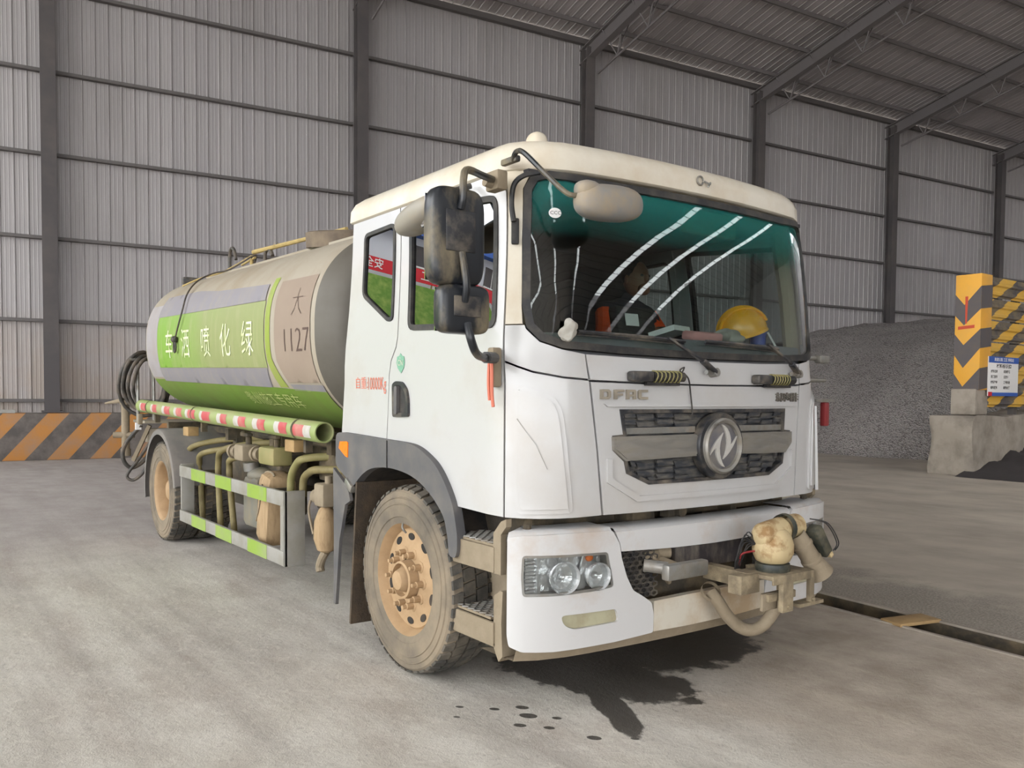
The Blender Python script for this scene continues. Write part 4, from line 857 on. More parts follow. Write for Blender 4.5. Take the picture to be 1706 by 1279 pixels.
tq2 = lambda x, v: tankp(x, (1.70 - v) * 75)
t = MB(); t.text('贵州施工专用车', tq2, (-2.55, .0), .16, .011, 0, 1.05, cut=1, bold=-.002); lab(t.build('lettering', M['ink_pale'], tank), 'worn pale characters along the lower green')
# top of the tank: manhole, walkway strip, rail hoops, rear lamp
TZt = lambda x: TZ - TT * (x - TX1) + TB
b = MB(); o = Vector((-2.55, -.32, TZt(-2.55) - .03)); b.lathe([(0, .33), (.12, .33), (.13, .30), (.10, .27), (.06, .0)], o, (0.10, -.10, 1), 40); lab(b.build('manhole_rim', mat('manhole_brown', '5d5145', .8, 0, '8d7d67', .5, 5), tank), 'open brown manhole ring')
b = MB(); b.box((-3.4, -.55, TZt(-3.4) - .055), (4.3, .05, .03), Matrix.Rotation(.022, 3, 'Y')); b.build('walkway_strip', M['tank'], tank)
for x, h in ((-5.35, .30), (-4.28, .17)):
    b = MB(); z = TZt(x) - .04; b.tube(spline([(x, -.38, z), (x, -.38, z + h * .8), (x + .06, -.38, z + h), (x + .14, -.38, z + h * .9), (x + .2, -.38, z + h * .55)]), .018, 8); lab(b.build('handrail_hoop', M['hose_black'], tank), 'bent dark hoop')
b = MB(); x = -4.75; z = TZt(x) - .05; b.tube([(x, -.35, z), (x, -.35, z + .18)], .02, 8); b.tube([(x - .3, -.35, z + .12), (x + .1, -.35, z + .15)], .012, 8); b.build('handrail_post', M['bamboo'], tank)
b = MB(); b.box((-5.95, -.62, TZt(-5.95) - .06), (.05, .20, .09), None, .02); b.cyl((-5.95, -.62, TZt(-5.95) - .2), (-5.95, -.62, TZt(-5.95) - .06), .02); b.build('rear_lamp', M['blackp'], tank)
# --- side tube with reflective tape
tb = tp('side_tube'); A0, A1 = Vector((-1.09, -1.165, 1.245)), Vector((-5.90, -1.165, 1.345)); AX = (A1 - A0).normalized(); RT = .068
b = MB(); L = (A1 - A0).length; b.lathe([(.30, .052), (.0, .056), (-.004, .06), (-.004, .066), (0, RT), (L, RT), (L, 0)], A0, AX, 32); b.build('tube_shell', M['tube_green'], tb)
b = MB(); b.lathe([(.30, .0), (.30, .054)], A0, AX, 24); b.build('tube_plug', M['dark'], tb)
def tape(x0, x1, m):
    b = MB(); R = []
    for x in (x0, x1):
        c = A0 + AX * ((A0.x - x) / -AX.x * 1.0); y = AX.cross(Vector((0, 0, 1))).normalized(); zz = y.cross(AX); sgn = -1 if y.y > 0 else 1
        R.append([c + (y * sgn * math.cos(t) + Vector((0, 0, 1)) * math.sin(t)) * (RT + .002) for t in [math.radians(-34 + k * 68 / 8) for k in range(9)]])
    b.rings(R, False); b.build('reflective_tape', M[m], tb)
for w0, w1, r1 in ((-5.76, -5.67, -5.46), (-5.287, -5.189, -5.02), (-4.86, -4.725, -4.53), (-4.423, -4.299, -4.119), (-4.04, -3.92, -3.705), (-3.60, -3.494, -3.275), (-3.13, -2.989, -2.838), (-2.721, -2.552, -2.389), (-2.284, -2.132, -1.985), (-1.844, -1.708, -1.566)):
    tape(w0 + .35 * (w1 - w0), w1, 'tape_white'); tape(w1, r1, 'tape_red')
tape(-1.451, -1.279, 'tape_red'); tape(-1.279, -1.163, 'tape_white')
for x in (-5.46, -3.82, -1.47):
    c = A0 + AX * ((A0.x - x) / -AX.x); b = MB(); b.lathe([(-.012, RT + .004), (.012, RT + .004)], c, AX, 28); b.box(c + Vector((0, .05, -.10)), (.04, .05, .12)); b.build('tube_clamp', M['frame'], tb)
for x in (-1.77, -4.36):
    b = MB(); b.box((x, -1.08, 1.125), (.17, .10, .085), None, .006); lab(b.build('packing_block', M['wood'], truck), 'brown wooden packing block')
# --- side guards
for s in (1, -1):
    g = tp('side_guard'); y = -1.18 * s
    b = MB(); b.box((-1.715, -1.115 * s, .545), (.03, .15, .53), None, .004); b.box((-1.745, y, .545), (.09, .02, .53), None, .004); b.build('guard_post', M['guard'], g)
    b = MB(); b.box((-4.34, -1.12 * s, .55), (.03, .12, .54), None, .004); b.build('guard_post', M['guard'], g)
    for x in (-4.0, -2.2): b = MB(); b.box((x, -1.05 * s, .755), (.04, .22, .05)); b.build('guard_stay', M['frame'], g)
    for z in (.755, .335):
        b = MB(); b.box((-3.03, y, z), (2.62, .03, .105), None, .006); rl = b.build('guard_rail', M['guard'], g)
        for x0, x1 in ((-3.94, -3.52), (-3.24, -2.83), (-2.45, -2.04)):
            b = MB(); b.box(((x0 + x1) / 2, y - .0165 * s, z), (x1 - x0, .002, .103)); b.build('lime_band', M['lime'], g)
# --- equipment between the axles
hs = tp('hydraulic_hoses')
H = dict(A=[(-4.62, .26), (-4.69, .65), (-4.70, .84), (-4.5, .97), (-4.09, 1.05), (-3.46, 1.09)], B=[(-4.37, .26), (-4.44, .67), (-4.48, .80), (-4.36, .91), (-4.02, .97), (-3.65, .98)], C=[(-3.66, .26), (-3.71, .62), (-3.72, .87), (-3.58, .99), (-3.31, 1.05), (-2.95, 1.08)],
         D=[(-3.44, .26), (-3.54, .63), (-3.57, .83), (-3.47, .92), (-3.15, .97)], E=[(-2.02, .72), (-2.01, .87), (-1.92, .97), (-1.76, 1.03), (-1.6, 1.05), (-1.25, 1.06)], F=[(-1.91, .74), (-1.90, .86), (-1.81, .92), (-1.61, .96), (-1.2, .97)])
for k, P in H.items():
    b = MB(); y = -1.02 if k in 'ACE' else -.97; b.tube(spline([(x, y + .5 * max(0, i - 3) / 3, z) for i, (x, z) in enumerate(P)], 8), .028, 12); b.build('hose', M['hose'] if k != 'E' else M['lime_hose'], hs)
def valve(x0, x1, z, y, nm):
    v = tp('ball_valve'); b = MB(); r = .055; b.cyl((x0, y - .05, z), (x0 + .10, y - .03, z), r * .9, 20); b.cyl((x0 + .03, y - .045, z), (x0 + .05, y - .04, z), r * 1.15, 20); b.cyl((x0 - .005, y - .051, z), (x0 + .02, y - .049, z), r * .6, 16); b.build('valve_port', M['tan'], v)
    b = MB(); b.box(((x0 + x1) / 2 + .06, y, z), (abs(x1 - x0) * .62, .16, .14), None, .025); b.build('valve_body', M[nm], v)
    b = MB(); c = Vector(((x0 + x1) / 2 + .1, y, z + .07)); b.cyl(c, c + Vector((0, 0, .06)), .025, 12); b.box(c + Vector((0, -.02, .08)), (.18, .05, .03), None, .01); b.ell(c + Vector((-.06, -.02, .09)), (.03, .03, .02)); b.build('valve_handle', M['frame'], v)
valve(-3.26, -2.90, 1.0, -1.0, 'tan'); valve(-2.71, -2.18, 1.01, -1.0, 'lime_hose')
j = tp('plastic_tank'); b = MB(); b.box((-3.05, -.86, .58), (.36, .24, .44), None, .06); b.ell((-3.05, -.86, .80), (.17, .12, .07)); b.build('tank_body', M['canister'], j); b = MB(); b.cyl((-3.12, -.92, .84), (-3.12, -.93, .91), .07, 20); b.build('tank_cap', M['steel'], j)
j = tp('air_cylinder'); b = MB(); b.box((-2.42, -.98, .60), (.26, .26, .58), Matrix.Rotation(.16, 3, 'Y'), .085); b.build('cylinder_body', M['strawtan'], j); b = MB()
b.tube([(-2.40 + .1 * math.cos(t), -1.04, .86 + .03 * math.sin(t)) for t in [k * .6 for k in range(11)]], .008, 5); b.tube(spline([(-2.5, -1.11, .5), (-2.42, -1.115, .62), (-2.35, -1.115, .8)]), .006, 5); b.build('tie_wire', M['tan'], j)
j = tp('fuel_filter'); b = MB(); b.box((-1.46, -.98, .80), (.16, .14, .16), None, .02); b.cyl((-1.44, -.98, .86), (-1.44, -.98, .93), .025, 12); b.cyl((-1.60, -1.0, .78), (-1.46, -1.0, .78), .05, 14); b.build('filter_head', M['tan'], j)
b = MB(); b.lathe([(0, .02), (.02, .06), (.1, .085), (.22, .08), (.30, .05), (.33, .02)], (-1.46, -.99, .40), (0, 0, 1), 18); b.build('filter_bowl', M['strawtan'], j); b = MB(); b.tube(spline([(-1.46, -.99, .41), (-1.5, -1.0, .36), (-1.54, -1.0, .30), (-1.53, -1.0, .26)]), .03, 10); b.tube(spline([(-1.6, -1.03, .78), (-1.64, -1.04, .68), (-1.56, -1.04, .52)]), .01, 6); b.build('filter_pipe', M['tan'], j)
b = MB(); b.box((-1.45, -.75, .98), (.7, .3, .22), None, .02); b.box((-3.4, -.70, .72), (1.3, .25, .5), None, .03); b.cyl((-2.2, .75, .65), (-4.0, .75, .65), .26, 28); b.box((-1.3, -.45, .75), (.5, .3, .5), None, .04); b.box((-3.9, -.6, 1.12), (2.6, .2, .06)); b.cyl((-4.3, -.72, 1.12), (-1.4, -.72, 1.12), .035, 10); b.build('gear_casing', M['frame'], truck)
# rear mudguards, lamp bracket
for s in (1, -1):
    b = MB(); P = [Vector((-5.0 + .60 * math.cos(math.radians(t)), 0, .50 + .62 * math.sin(math.radians(t)))) for t in range(8, 200, 8)]
    b.rings([[p + Vector((0, -1.22 * s, 0)) for p in P], [p + Vector((0, -1.20 * s, .012)) for p in P], [p + Vector((0, -.62 * s, .012)) for p in P]], closed=False); b.rings([[p + Vector((0, -1.22 * s, 0)) for p in P], [p + (p - Vector((-5, 0, .5))).normalized() * -.05 + Vector((0, -1.222 * s, 0)) for p in P]], closed=False)
    b.build('rear_mudguard', M['mudguard'], truck, 60)
# rear platform with hose reel, nozzle post, hydraulic lines
rp_ = tp('rear_platform')
b = MB(); b.box((-6.35, 0, 1.16), (.55, 2.2, .03)); b.box((-6.3, -.9, 1.0), (.2, .25, .16), None, .01); b.box((-6.25, 0, .95), (.1, 1.8, .1)); b.build('platform_deck', M['tank'], rp_)
b = MB(); b.cyl((-6.55, -1.20, .78), (-6.55, -1.20, 1.40), .045, 14); b.cyl((-6.55, -1.20, .76), (-6.55, -1.20, .84), .055, 14); b.cyl((-6.6, -1.32, 1.0), (-6.5, -1.12, 1.0), .035, 12); b.lathe([(-.02, .06), (.02, .06)], (-6.55, -1.2, 1.37), (0, 0, 1), 16); b.cyl((-6.55, -1.22, 1.40), (-6.72, -1.38, 1.36), .03, 10, .012); lab(b.build('spray_post', M['tan'], rp_), 'brown upright spray post')
b = MB(); b.tube([(-6.3, -1.12, 1.17), (-6.3, -1.12, 1.86)], .018, 8); b.tube([(-6.3, -1.2, 1.86), (-6.3, -.9, 1.86)], .016, 8); b.tube([(-6.3, -.95, 1.17), (-6.3, -.95, 1.85)], .018, 8); b.build('reel_frame', M['steel'], rp_)
b = MB()
for k in range(5):
    c = Vector((-6.45 + k * .04, -1.02 + .025 * math.sin(k * 2.1), 1.60 - .02 * math.cos(k * 1.7))); rx, rz = .27 - .025 * k, .36 - .03 * math.sin(k * 1.3) ** 2 - .01 * k
    b.tube([c + Vector((.06 * math.sin(t * 2), -rx * math.cos(t), rz * math.sin(t))) for t in [i * 2 * PI / 24 for i in range(24)]], .021, 8, loop=True)
b.build('hose_coil', M['hose_black'], rp_, 50)
b = MB(); b.tube(spline([(-6.25, -1.1, 1.12), (-6.3, -1.26, .9), (-6.3, -1.28, .74), (-6.3, -1.2, .64), (-6.28, -1.08, .7), (-6.2, -1.0, .85)]), .022, 8); b.tube(spline([(-6.2, -1.02, .92), (-6.25, -1.12, .75), (-6.3, -1.24, .56), (-6.28, -1.18, .50), (-6.22, -1.08, .6), (-6.2, -1.0, .8)]), .018, 8); b.build('hydraulic_line', M['hose_black'], rp_)
b = MB(); b.bar((-6.2, -1.02, 1.12), (-6.28, -1.18, .72), .05, .04); b.box((-6.2, -1.12, 1.19), (.05, .05, .12), None, .01); b.build('rear_bracket', M['tan'], rp_)
b = MB(); b.box((-6.25, -1.13, 1.11), (.03, .06, .08)); lab(b.build('reflector', M['paper'], rp_), 'white tag')
# --- remote spray cannon on the front bumper
cf = tp('cannon_frame'); X = 1.40
b = MB(); b.box((X, .17, .625), (.26, .40, .025), None, .004); b.box((X + .13, .17, .612), (.012, .40, .05), None, .003); b.build('frame_plate', M['rust'], cf)
for x, y, z0, w_ in ((X + .12, .11, .415, .10), (X + .12, .35, .43, .035), (X - .10, .36, .45, .04)):
    b = MB(); b.box((x, y, (z0 + .62) / 2), (.035, w_, .62 - z0), None, .004); b.cyl((x + .015, y, z0 + .03), (x + .03, y, z0 + .03), .012, 8); b.build('frame_leg', M['rust'], cf)
b = MB(); b.box((X - .02, -.10, .585), (.10, .17, .11), None, .006); b.box((X + .06, .12, .50), (.06, .26, .045), None, .004); b.bar((1.05, -.04, .60), (X, -.06, .60), .07, .09); b.bar((1.05, .36, .56), (X, .36, .6), .05, .06)
b.box((X + .1, .34, .435), (.08, .24, .02)); b.build('frame_beam', M['rust'], cf)
b = MB(); b.box((1.22, -.34, .665), (.05, .28, .075), None, .01); b.cyl((1.12, -.52, .69), (1.2, -.44, .68), .03); lab(b.build('bracket_arm', M['steel'], cf), 'grey flat steel arm')
b = MB(); b.box((1.46, .03, .475), (.02, .14, .10), None, .003); lab(b.build('brown_plate', M['tan'], cf), 'tan plate on the leg')
b = MB(); b.tube(spline([(1.16, -.08, .51), (1.2, -.075, .47), (1.22, -.03, .40), (1.24, .04, .335), (1.27, .10, .315), (1.30, .16, .34), (1.33, .21, .42), (1.35, .22, .50)]), .032, 12); b.lathe([(-.012, .05), (.012, .05)], (1.16, -.085, .515), (.6, -.2, .5), 18); lab(b.build('feed_hose', M['tan'], cf), 'tan feed hose bent below the frame')
wc = tp('spray_cannon')
b = MB(); b.lathe([(0, .10), (.02, .105), (.045, .10), (.05, .085)], (X, .14, .638), (0, 0, 1), 28); b.build('base_flange', M['motor'], wc)
b = MB(); b.lathe([(.04, .06), (.06, .10), (.11, .122), (.16, .122), (.215, .105), (.25, .075), (.262, 0)], (X, .14, .638), (0, 0, 1), 32); b.lathe([(0, .0), (.004, .04), (.02, .065), (.045, .078), (.12, .08), (.22, .08), (.23, .07)], (X - .01, .01, .845), (.0, 1, .12), 28); b.lathe([(0, .03), (.012, .028), (.014, .0)], (X + .10, .10, .80), (1, -.2, .2), 14); b.build('cannon_body', M['cannon'], wc, 40)
b = MB(); b.lathe([(0, .082), (.035, .086), (.04, .07)], (X, .225, .885), (0, 1, .05), 24); b.build('swivel_joint', M['motor'], wc)
b = MB(); b.lathe([(0, .075), (.10, .075), (.115, .06)], (X, .265, .885), (0, 1, .02), 24); b.ell((X, .34, .875), (.07, .07, .075)); b.build('cannon_elbow', M['cannon'], wc)
b = MB(); d = Vector((.12, .45, -.62)).normalized(); o = Vector((X + .03, .315, .85)); b.lathe([(0, .055), (.08, .06), (.085, .066), (.10, .066), (.105, .058), (.20, .060), (.205, .066), (.22, .066), (.225, .062), (.29, .075), (.33, .085), (.335, .07), (.30, .05)], o, d, 28); lab(b.build('nozzle_tube', M['tan'], wc), 'tan nozzle tube pointing down')
b = MB(); rt = Matrix((Vector((1, 0, 0)), Vector((0, d.z, -d.y)).normalized(), Vector((0, d.y, d.z)).normalized())).transposed(); b.box(o + d * .12 + Vector((.05, .075, .045)), (.085, .075, .21), rt, .012); b.build('motor_box', M['motor'], wc); b = MB(); b.box(o + d * .235 + Vector((.06, .08, .05)), (.04, .03, .03), rt, .005); b.build('motor_plug', M['cannon'], wc)
for q_ in (0, .02): b = MB(); b.tube(spline([o + d * .23 + Vector((.08, .09 + q_, .07)), o + d * .20 + Vector((.10, .12 + q_, .10)), o + d * .08 + Vector((.09, .12 + q_, .12)), o + Vector((.06, .06, .09))]), .004, 5); b.build('signal_wire', M['black'], wc)
b = MB()
for k in range(7):
    t = k * .9; b.tube(spline([(1.25, -.02 - .02 * math.sin(t), .60), (1.3, -.05 + .03 * math.sin(t * 2), .70), (1.33, -.03 + .03 * math.cos(t), .78 + .015 * k), (1.36, .03, .80)]), .004, 5)
b.build('signal_wire', M['black'], wc)
b = MB(); b.tube(spline([(1.28, -.02, .66), (1.32, -.05, .74), (1.36, .02, .76)]), .006, 5); lab(b.build('signal_wire', M['red'], wc), 'red wire')
for root in (cf, wc):
    for o_ in root.children:
        if o_.name.split('.')[0] in ('feed_hose', 'bracket_arm'): continue
        c_ = Vector((1.36, -.10, .66))
        for v in o_.data.vertices: v.co = c_ + (v.co - c_) * .82
# far side odds and ends that show past the cab
b = MB(); b.box((.86, 1.27, 1.73), (.05, .10, .05), None, .01); b.tube([(.84, 1.13, 1.735), (.85, 1.34, 1.735)], .014, 8); b.tube([(.84, 1.13, 1.60), (.85, 1.32, 1.60)], .012, 8); b.build('mirror_foot', M['steel'], truck)
b = MB(); b.box((.86, 1.31, 1.39), (.04, .05, .15), None, .01); lab(b.build('side_lamp', M['red'], truck), 'small red lamp'); b = MB(); b.box((.86, 1.28, 1.475), (.05, .20, .02)); b.build('lamp_bracket', M['steel'], truck)

# ---------------------------------------------------------------- loose things on and in the truck
P = lambda x, h, o=.02: tankz(x, h) + Vector((0, -o, 0))
b = MB(); z = TZt(-4.75)
pts = spline([(-4.72, -.36, z + .12)] + [tankp(x_, p_, 1.03, 1.04) for x_, p_ in ((-4.80, 24), (-4.84, 33), (-4.80, 43), (-4.70, 53), (-4.58, 63), (-4.48, 72), (-4.47, 79), (-4.55, 87), (-4.63, 91))], 6); b.tube(pts, .008, 7); b.tube(spline([(-4.72, -.36, z + .10), (-4.76, -.3, z + .14), (-4.70, -.34, z + .05)]), .012, 6)
rope = tag(b.build('rope', M['hose_black'], None), 'thin dark rope hanging over the tank top with a knotted loop', 'rope')
b = MB(); b.ell(P(-4.64, .0, .03), (.04, .035, .035)); b.tube([P(-4.64, -.07, .03) + Vector((.035 * math.cos(t), 0, .055 * math.sin(t))) for t in [i * PI / 6 for i in range(12)]], .010, 6, loop=True); b.build('knot', M['hose_black'], rope)
b = MB(); b.tube(spline([(-4.75, -.35, z + .13)] + [tankp(x_, p_, 1.02, 1.03) for x_, p_ in ((-4.9, 26), (-5.1, 36), (-5.35, 46))]), .009, 6); tag(b.build('rope', M['bamboo'], None), 'pale frayed rope tied off toward the tank rear', 'rope')
b = MB(); b.tube([(-4.55, -.40, z + .135), (-2.6, -.30, TZt(-2.6) + .135)], [.024, .017], 8); b.lathe([(-.006, .027), (.006, .027)], (-4.0, -.372, z + .134), (1, .05, -.02), 10); b.lathe([(-.006, .025), (.006, .025)], (-3.3, -.336, z + .12), (1, .05, -.02), 10)
tag(b.build('bamboo_pole', M['bamboo'], None), 'long bamboo pole lying along the tank top beside the manhole', 'pole')
hm = tag(empty('hard_hat', None, (.69, .72, 1.875)), 'yellow hard hat lying on the dashboard behind the windshield', 'helmet')
R = Matrix.Rotation(.35, 3, 'X') @ Matrix.Rotation(-2.2, 3, 'Z')
b = MB(); rings = []
for i in range(12):
    t = PI / 2 * i / 11; rings.append([R @ Vector((.145 * math.cos(t) * math.cos(a), .118 * math.cos(t) * math.sin(a), .155 * math.sin(t) ** .9)) for a in [k * 2 * PI / 32 for k in range(32)]])
b.rings([[r_ * 1 for r_ in rings[0]]] + rings[1:], True, False, True); b.build('hat_shell', M['yellow'], hm, 60)
b = MB()
for off in (-.035, 0, .035): b.tube([R @ Vector((.147 * math.cos(t), off, .158 * math.sin(t) ** .9 * (1 - abs(off) * .6))) for t in [PI * (.08 + .84 * k / 14) for k in range(15)]], .008, 6)
b.build('hat_ridge', M['yellow'], hm); b = MB(); b.rings([[R @ Vector((.142 * math.cos(a), .115 * math.sin(a), .01)) for a in [k * 2 * PI / 32 for k in range(32)]], [R @ Vector(((.15 + .055 * max(0, math.cos(a)) ** 1.5) * math.cos(a), .124 * math.sin(a), -.012)) for a in [k * 2 * PI / 32 for k in range(32)]]]); b.build('hat_brim', M['yellow'], hm, 60)
def crumple(c, r, seed, flat=.5, n=20, amp=.35):
    rn = random.Random(seed); b = MB(); bm = bmesh.new(); bmesh.ops.create_icosphere(bm, subdivisions=4, radius=1)
    ph = [(Vector((rn.uniform(-1, 1), rn.uniform(-1, 1), rn.uniform(-1, 1))) * rn.uniform(2, 8), rn.uniform(0, 6)) for _ in range(7)]
    for v in bm.verts:
        k = 1 + amp * sum(math.sin(v.co.dot(q) + f) for q, f in ph) / 4; v.co = Vector((v.co.x * r[0] * k, v.co.y * r[1] * k, max(v.co.z, -flat) * r[2] * k)) + Vector(c)
    b.bm(bm); bm.free(); return b
tag(crumple((.84, .38, 1.82), (.06, .11, .045), 3).build('crumpled_bag', M['cloth'], None, 25), 'crumpled off-white cloth on the dashboard below the yellow hat', 'cloth')
b = MB(); b.box((.90, .12, 1.815), (.09, .24, .05), Matrix.Rotation(.15, 3, 'Y'), .015); tag(b.build('pink_folder', M['pink'], None), 'pink paper bundle leaning against the windshield', 'papers')
b = MB(); b.box((.66, .12, 1.85), (.16, .2, .03), Matrix.Rotation(.3, 3, 'Z') @ Matrix.Rotation(-.25, 3, 'Y')); tag(b.build('white_sheets', M['paper'], None), 'stack of white sheets on the dashboard behind the pink bundle', 'papers')
b = MB(); b.lathe([(0, .045), (.13, .055), (.135, .05)], (.66, .90, 1.79), (0, 0, 1), 20, True); tag(b.build('blue_cup', M['blue'], None), 'blue plastic cup beside the yellow hat on the dashboard', 'cup')
b = MB(); b.box((.72, .96, 1.84), (.01, .16, .10), Matrix.Rotation(.6, 3, 'Z') @ Matrix.Rotation(-.5, 3, 'Y')); tag(b.build('notice_card', M['paper'], None), 'white card propped in the corner of the windshield behind the blue cup', 'card')
q = cab(.905, 1.79) + cabn(.905, 1.79) * .035
tag(crumple(q + Vector((0, 0, -.01)), (.026, .036, .042), 17, 1.0, amp=.6).build('rag', M['cloth'], None, 25), 'dirty white rag caught on the wiper tip by the pillar', 'cloth')
# driver
pe = tag(empty('person', None, (-.2, .58, 1.58)), 'person in an orange work vest sitting behind the steering wheel', 'person')
def skin_body(name, verts, edges, m, root=0, sub=2):
    me = bpy.data.meshes.new(name); me.from_pydata([Vector(v[:3]) - Vector((-.2, .58, 1.58)) for v in verts], edges, []); o = bpy.data.objects.new(name, me); COL.objects.link(o); o.parent = pe
    sm = o.modifiers.new('skin', 'SKIN'); sm.use_smooth_shade = True; ss = o.modifiers.new('sub', 'SUBSURF'); ss.levels = sub; ss.render_levels = sub
    for i, v in enumerate(verts):
        r = v[3]; me.skin_vertices[0].data[i].radius = r if isinstance(r, tuple) else (r, r)
    me.skin_vertices[0].data[root].use_root = True; me.materials.append(m); return o
V_ = [(-.22, .58, 1.62, .13), (-.22, .58, 1.78, .13), (-.19, .58, 1.95, (.17, .12)), (-.17, .58, 2.06, (.13, .09)), (-.14, .58, 2.13, .055), (-.12, .58, 2.18, .055),
      (-.16, .78, 2.04, .07), (-.06, .86, 1.84, .052), (.14, .78, 1.86, .042), (.22, .72, 1.88, .032),
      (-.16, .38, 2.04, .07), (-.06, .30, 1.84, .052), (.14, .38, 1.86, .042), (.22, .44, 1.88, .032),
      (-.10, .68, 1.60, .09), (.20, .70, 1.62, .075), (.30, .70, 1.36, .055), (.38, .70, 1.31, .045), (-.10, .48, 1.60, .09), (.20, .46, 1.62, .075), (.30, .46, 1.36, .055), (.38, .46, 1.31, .045)]
E_ = [(0, 1), (1, 2), (2, 3), (3, 4), (4, 5), (3, 6), (6, 7), (7, 8), (8, 9), (3, 10), (10, 11), (11, 12), (12, 13), (0, 14), (14, 15), (15, 16), (16, 17), (0, 18), (18, 19), (19, 20), (20, 21)]
skin_body('body', V_, E_, M['navy'])
b = MB(); o = Vector((-.2, .58, 1.58)); hc = Vector((-.08, .58, 2.265)) - o
b.ell(hc, (.095, .076, .118), None, 24, 16); b.ell(hc + Vector((.075, 0, -.075)), (.035, .045, .04)); b.ell(hc + Vector((.098, 0, -.008)), (.018, .016, .028)); b.ell(hc + Vector((.088, 0, -.055)), (.012, .025, .008))
for s in (1, -1): b.ell(hc + Vector((-.005, s * .078, -.01)), (.02, .01, .03))
b.build('head', M['skin'], pe, 60)
b = MB(); b.ell(hc + Vector((-.02, 0, .03)), (.095, .082, .10), None, 20, 12); b.build('hair', M['hair'], pe, 60)
b = MB()
for s in (1, -1): b.ell(hc + Vector((.088, s * .032, .012)), (.008, .012, .008), None, 10, 6)
b.build('eyes', M['hair'], pe)
b = MB(); prof = [(1.66, .165, .135), (1.80, .165, .14), (1.95, .19, .135), (2.05, .18, .11), (2.10, .11, .08), (2.12, .07, .06)]
b.rings([[Vector((-.21 + .25 * (z - 1.66) * .3 + .06 * 0, .58, z)) - o + Vector((dx * math.cos(t), dy * math.sin(t), 0)) for t in [k * 2 * PI / 28 for k in range(28)]] for z, dy, dx in prof]); b.build('vest', M['orange_vest'], pe, 60)
for s in (1, -1):
    b = MB(); sh = Vector((-.16, .58 + s * .20, 2.04)) - o; el = Vector((-.06, .58 + s * .28, 1.84)) - o; wr = Vector((.14, .58 + s * .20, 1.86)) - o; b.tube(spline([sh, sh.lerp(el, .5), el, el.lerp(wr, .6)]), .062, 10); b.build('sleeve', M['orange_vest'], pe)
    b = MB(); h = Vector((.20, .58 + s * .17, 1.88)) - o; b.ell(h, (.042, .022, .038), None, 12, 8)
    for k in range(4):
        f0 = h + Vector((.03, 0, .026 - .017 * k)); b.tube(spline([f0, f0 + Vector((.03, s * -.005, .002)), f0 + Vector((.042, s * -.025, 0)), f0 + Vector((.03, s * -.045, 0))], 3), [.0095] * 10, 6)
    b.tube([h + Vector((0, 0, .03)), h + Vector((.015, s * -.02, .05)), h + Vector((.035, s * -.035, .045))], .010, 6); b.build('hand', M['skin'], pe)

# ---------------------------------------------------------------- shed contents
# dividing block with hazard post and striped guard rails
def rough_box(lo, hi, seed, amp=.05, cell=.18):
    rn = random.Random(seed); bm = bmesh.new(); bmesh.ops.create_cube(bm, size=1); lo, hi = Vector(lo), Vector(hi)
    for v in bm.verts: v.co = Vector([lo[i] if v.co[i] < 0 else hi[i] for i in range(3)])
    for _ in range(5):
        es = [e for e in bm.edges if e.calc_length() > cell]
        if not es: break
        bmesh.ops.subdivide_edges(bm, edges=es, cuts=1, use_grid_fill=True)
    ph = [(Vector((rn.uniform(-1, 1), rn.uniform(-1, 1), rn.uniform(-1, 1))) * rn.uniform(2, 9), rn.uniform(0, 6)) for _ in range(10)]
    for v in bm.verts:
        k = sum(math.sin(v.co.dot(q) + f) for q, f in ph) / 5; n = sum(1 for i in range(3) if abs(v.co[i] - lo[i]) < 1e-4 or abs(v.co[i] - hi[i]) < 1e-4)
        v.co += (((lo + hi) / 2 - v.co).normalized()) * (amp * k + (.05 if n > 1 else 0) + (.04 if n > 2 else 0))
    b = MB(); b.bm(bm); bm.free(); return b
tag(rough_box((-4.78, 13.27, -.05), (-3.86, 19.5, 1.17), 5, .13, .2).build('concrete_block', M['concrete'], None, 50), 'rough pale concrete footing under the yellow and black hazard post', 'concrete')
M['hz_yellow'] = mat('hazard_yellow_paint', 'e3a63a', .6, 0, 'c9a05a', .4, 3); M['hz_dark'] = mat('hazard_dark_paint', '555052', .65, 0, '6d6055', .4, 4); M['redmark'] = mat('faded_red_mark', 'c04a30', .7)
hp = tag(empty('hazard_post', None, (-4.03, 13.5, 1.2)), 'square post with yellow and dark chevrons standing on the concrete footing', 'post')
def hpb(bld, n, m, ang=35): o = bld.build(n, m, None, ang); o.parent = hp; o.matrix_parent_inverse = Matrix.Translation(-Vector(hp.location)); return o
b = MB(); b.box((-4.033, 13.52, 2.765), (.485, .44, 2.21), None, .008); hpb(b, 'post_column', M['hz_yellow'])
b = MB(); b.box((-4.06, 13.50, 1.43), (.48, .50, .50), None, .03); hpb(b, 'post_footing', M['concrete'])
xl, xr, xm = -4.277, -3.79, -4.10
S_ = lambda x, z: Vector((x, 13.30, z)); nS = lambda x, z: Vector((0, -1, 0))
for zl, zr, za, zl2, zr2, za2 in ((3.50, 3.63, 3.29, 3.10, 3.20, 2.90), (2.74, 2.82, 2.52, 2.34, 2.45, 2.08), (1.98, 2.07, 1.72, 1.66, 1.66, 1.66)):
    hpb(MB().patch(S_, [(xl, zl), (xm, za), (xr, zr), (xr, zr2), (xm, za2), (xl, zl2)], [], 1, .003, .003, nS), 'dark_chevron', M['hz_dark'])
    S2 = lambda y, z: Vector((-3.789, y, z)); hpb(MB().patch(S2, [(13.30, zr), (13.74, zr + .05), (13.74, zr2 + .05), (13.30, zr2)], [], 1, .003, .003, lambda y, z: Vector((1, 0, 0))), 'dark_chevron', M['hz_dark'])
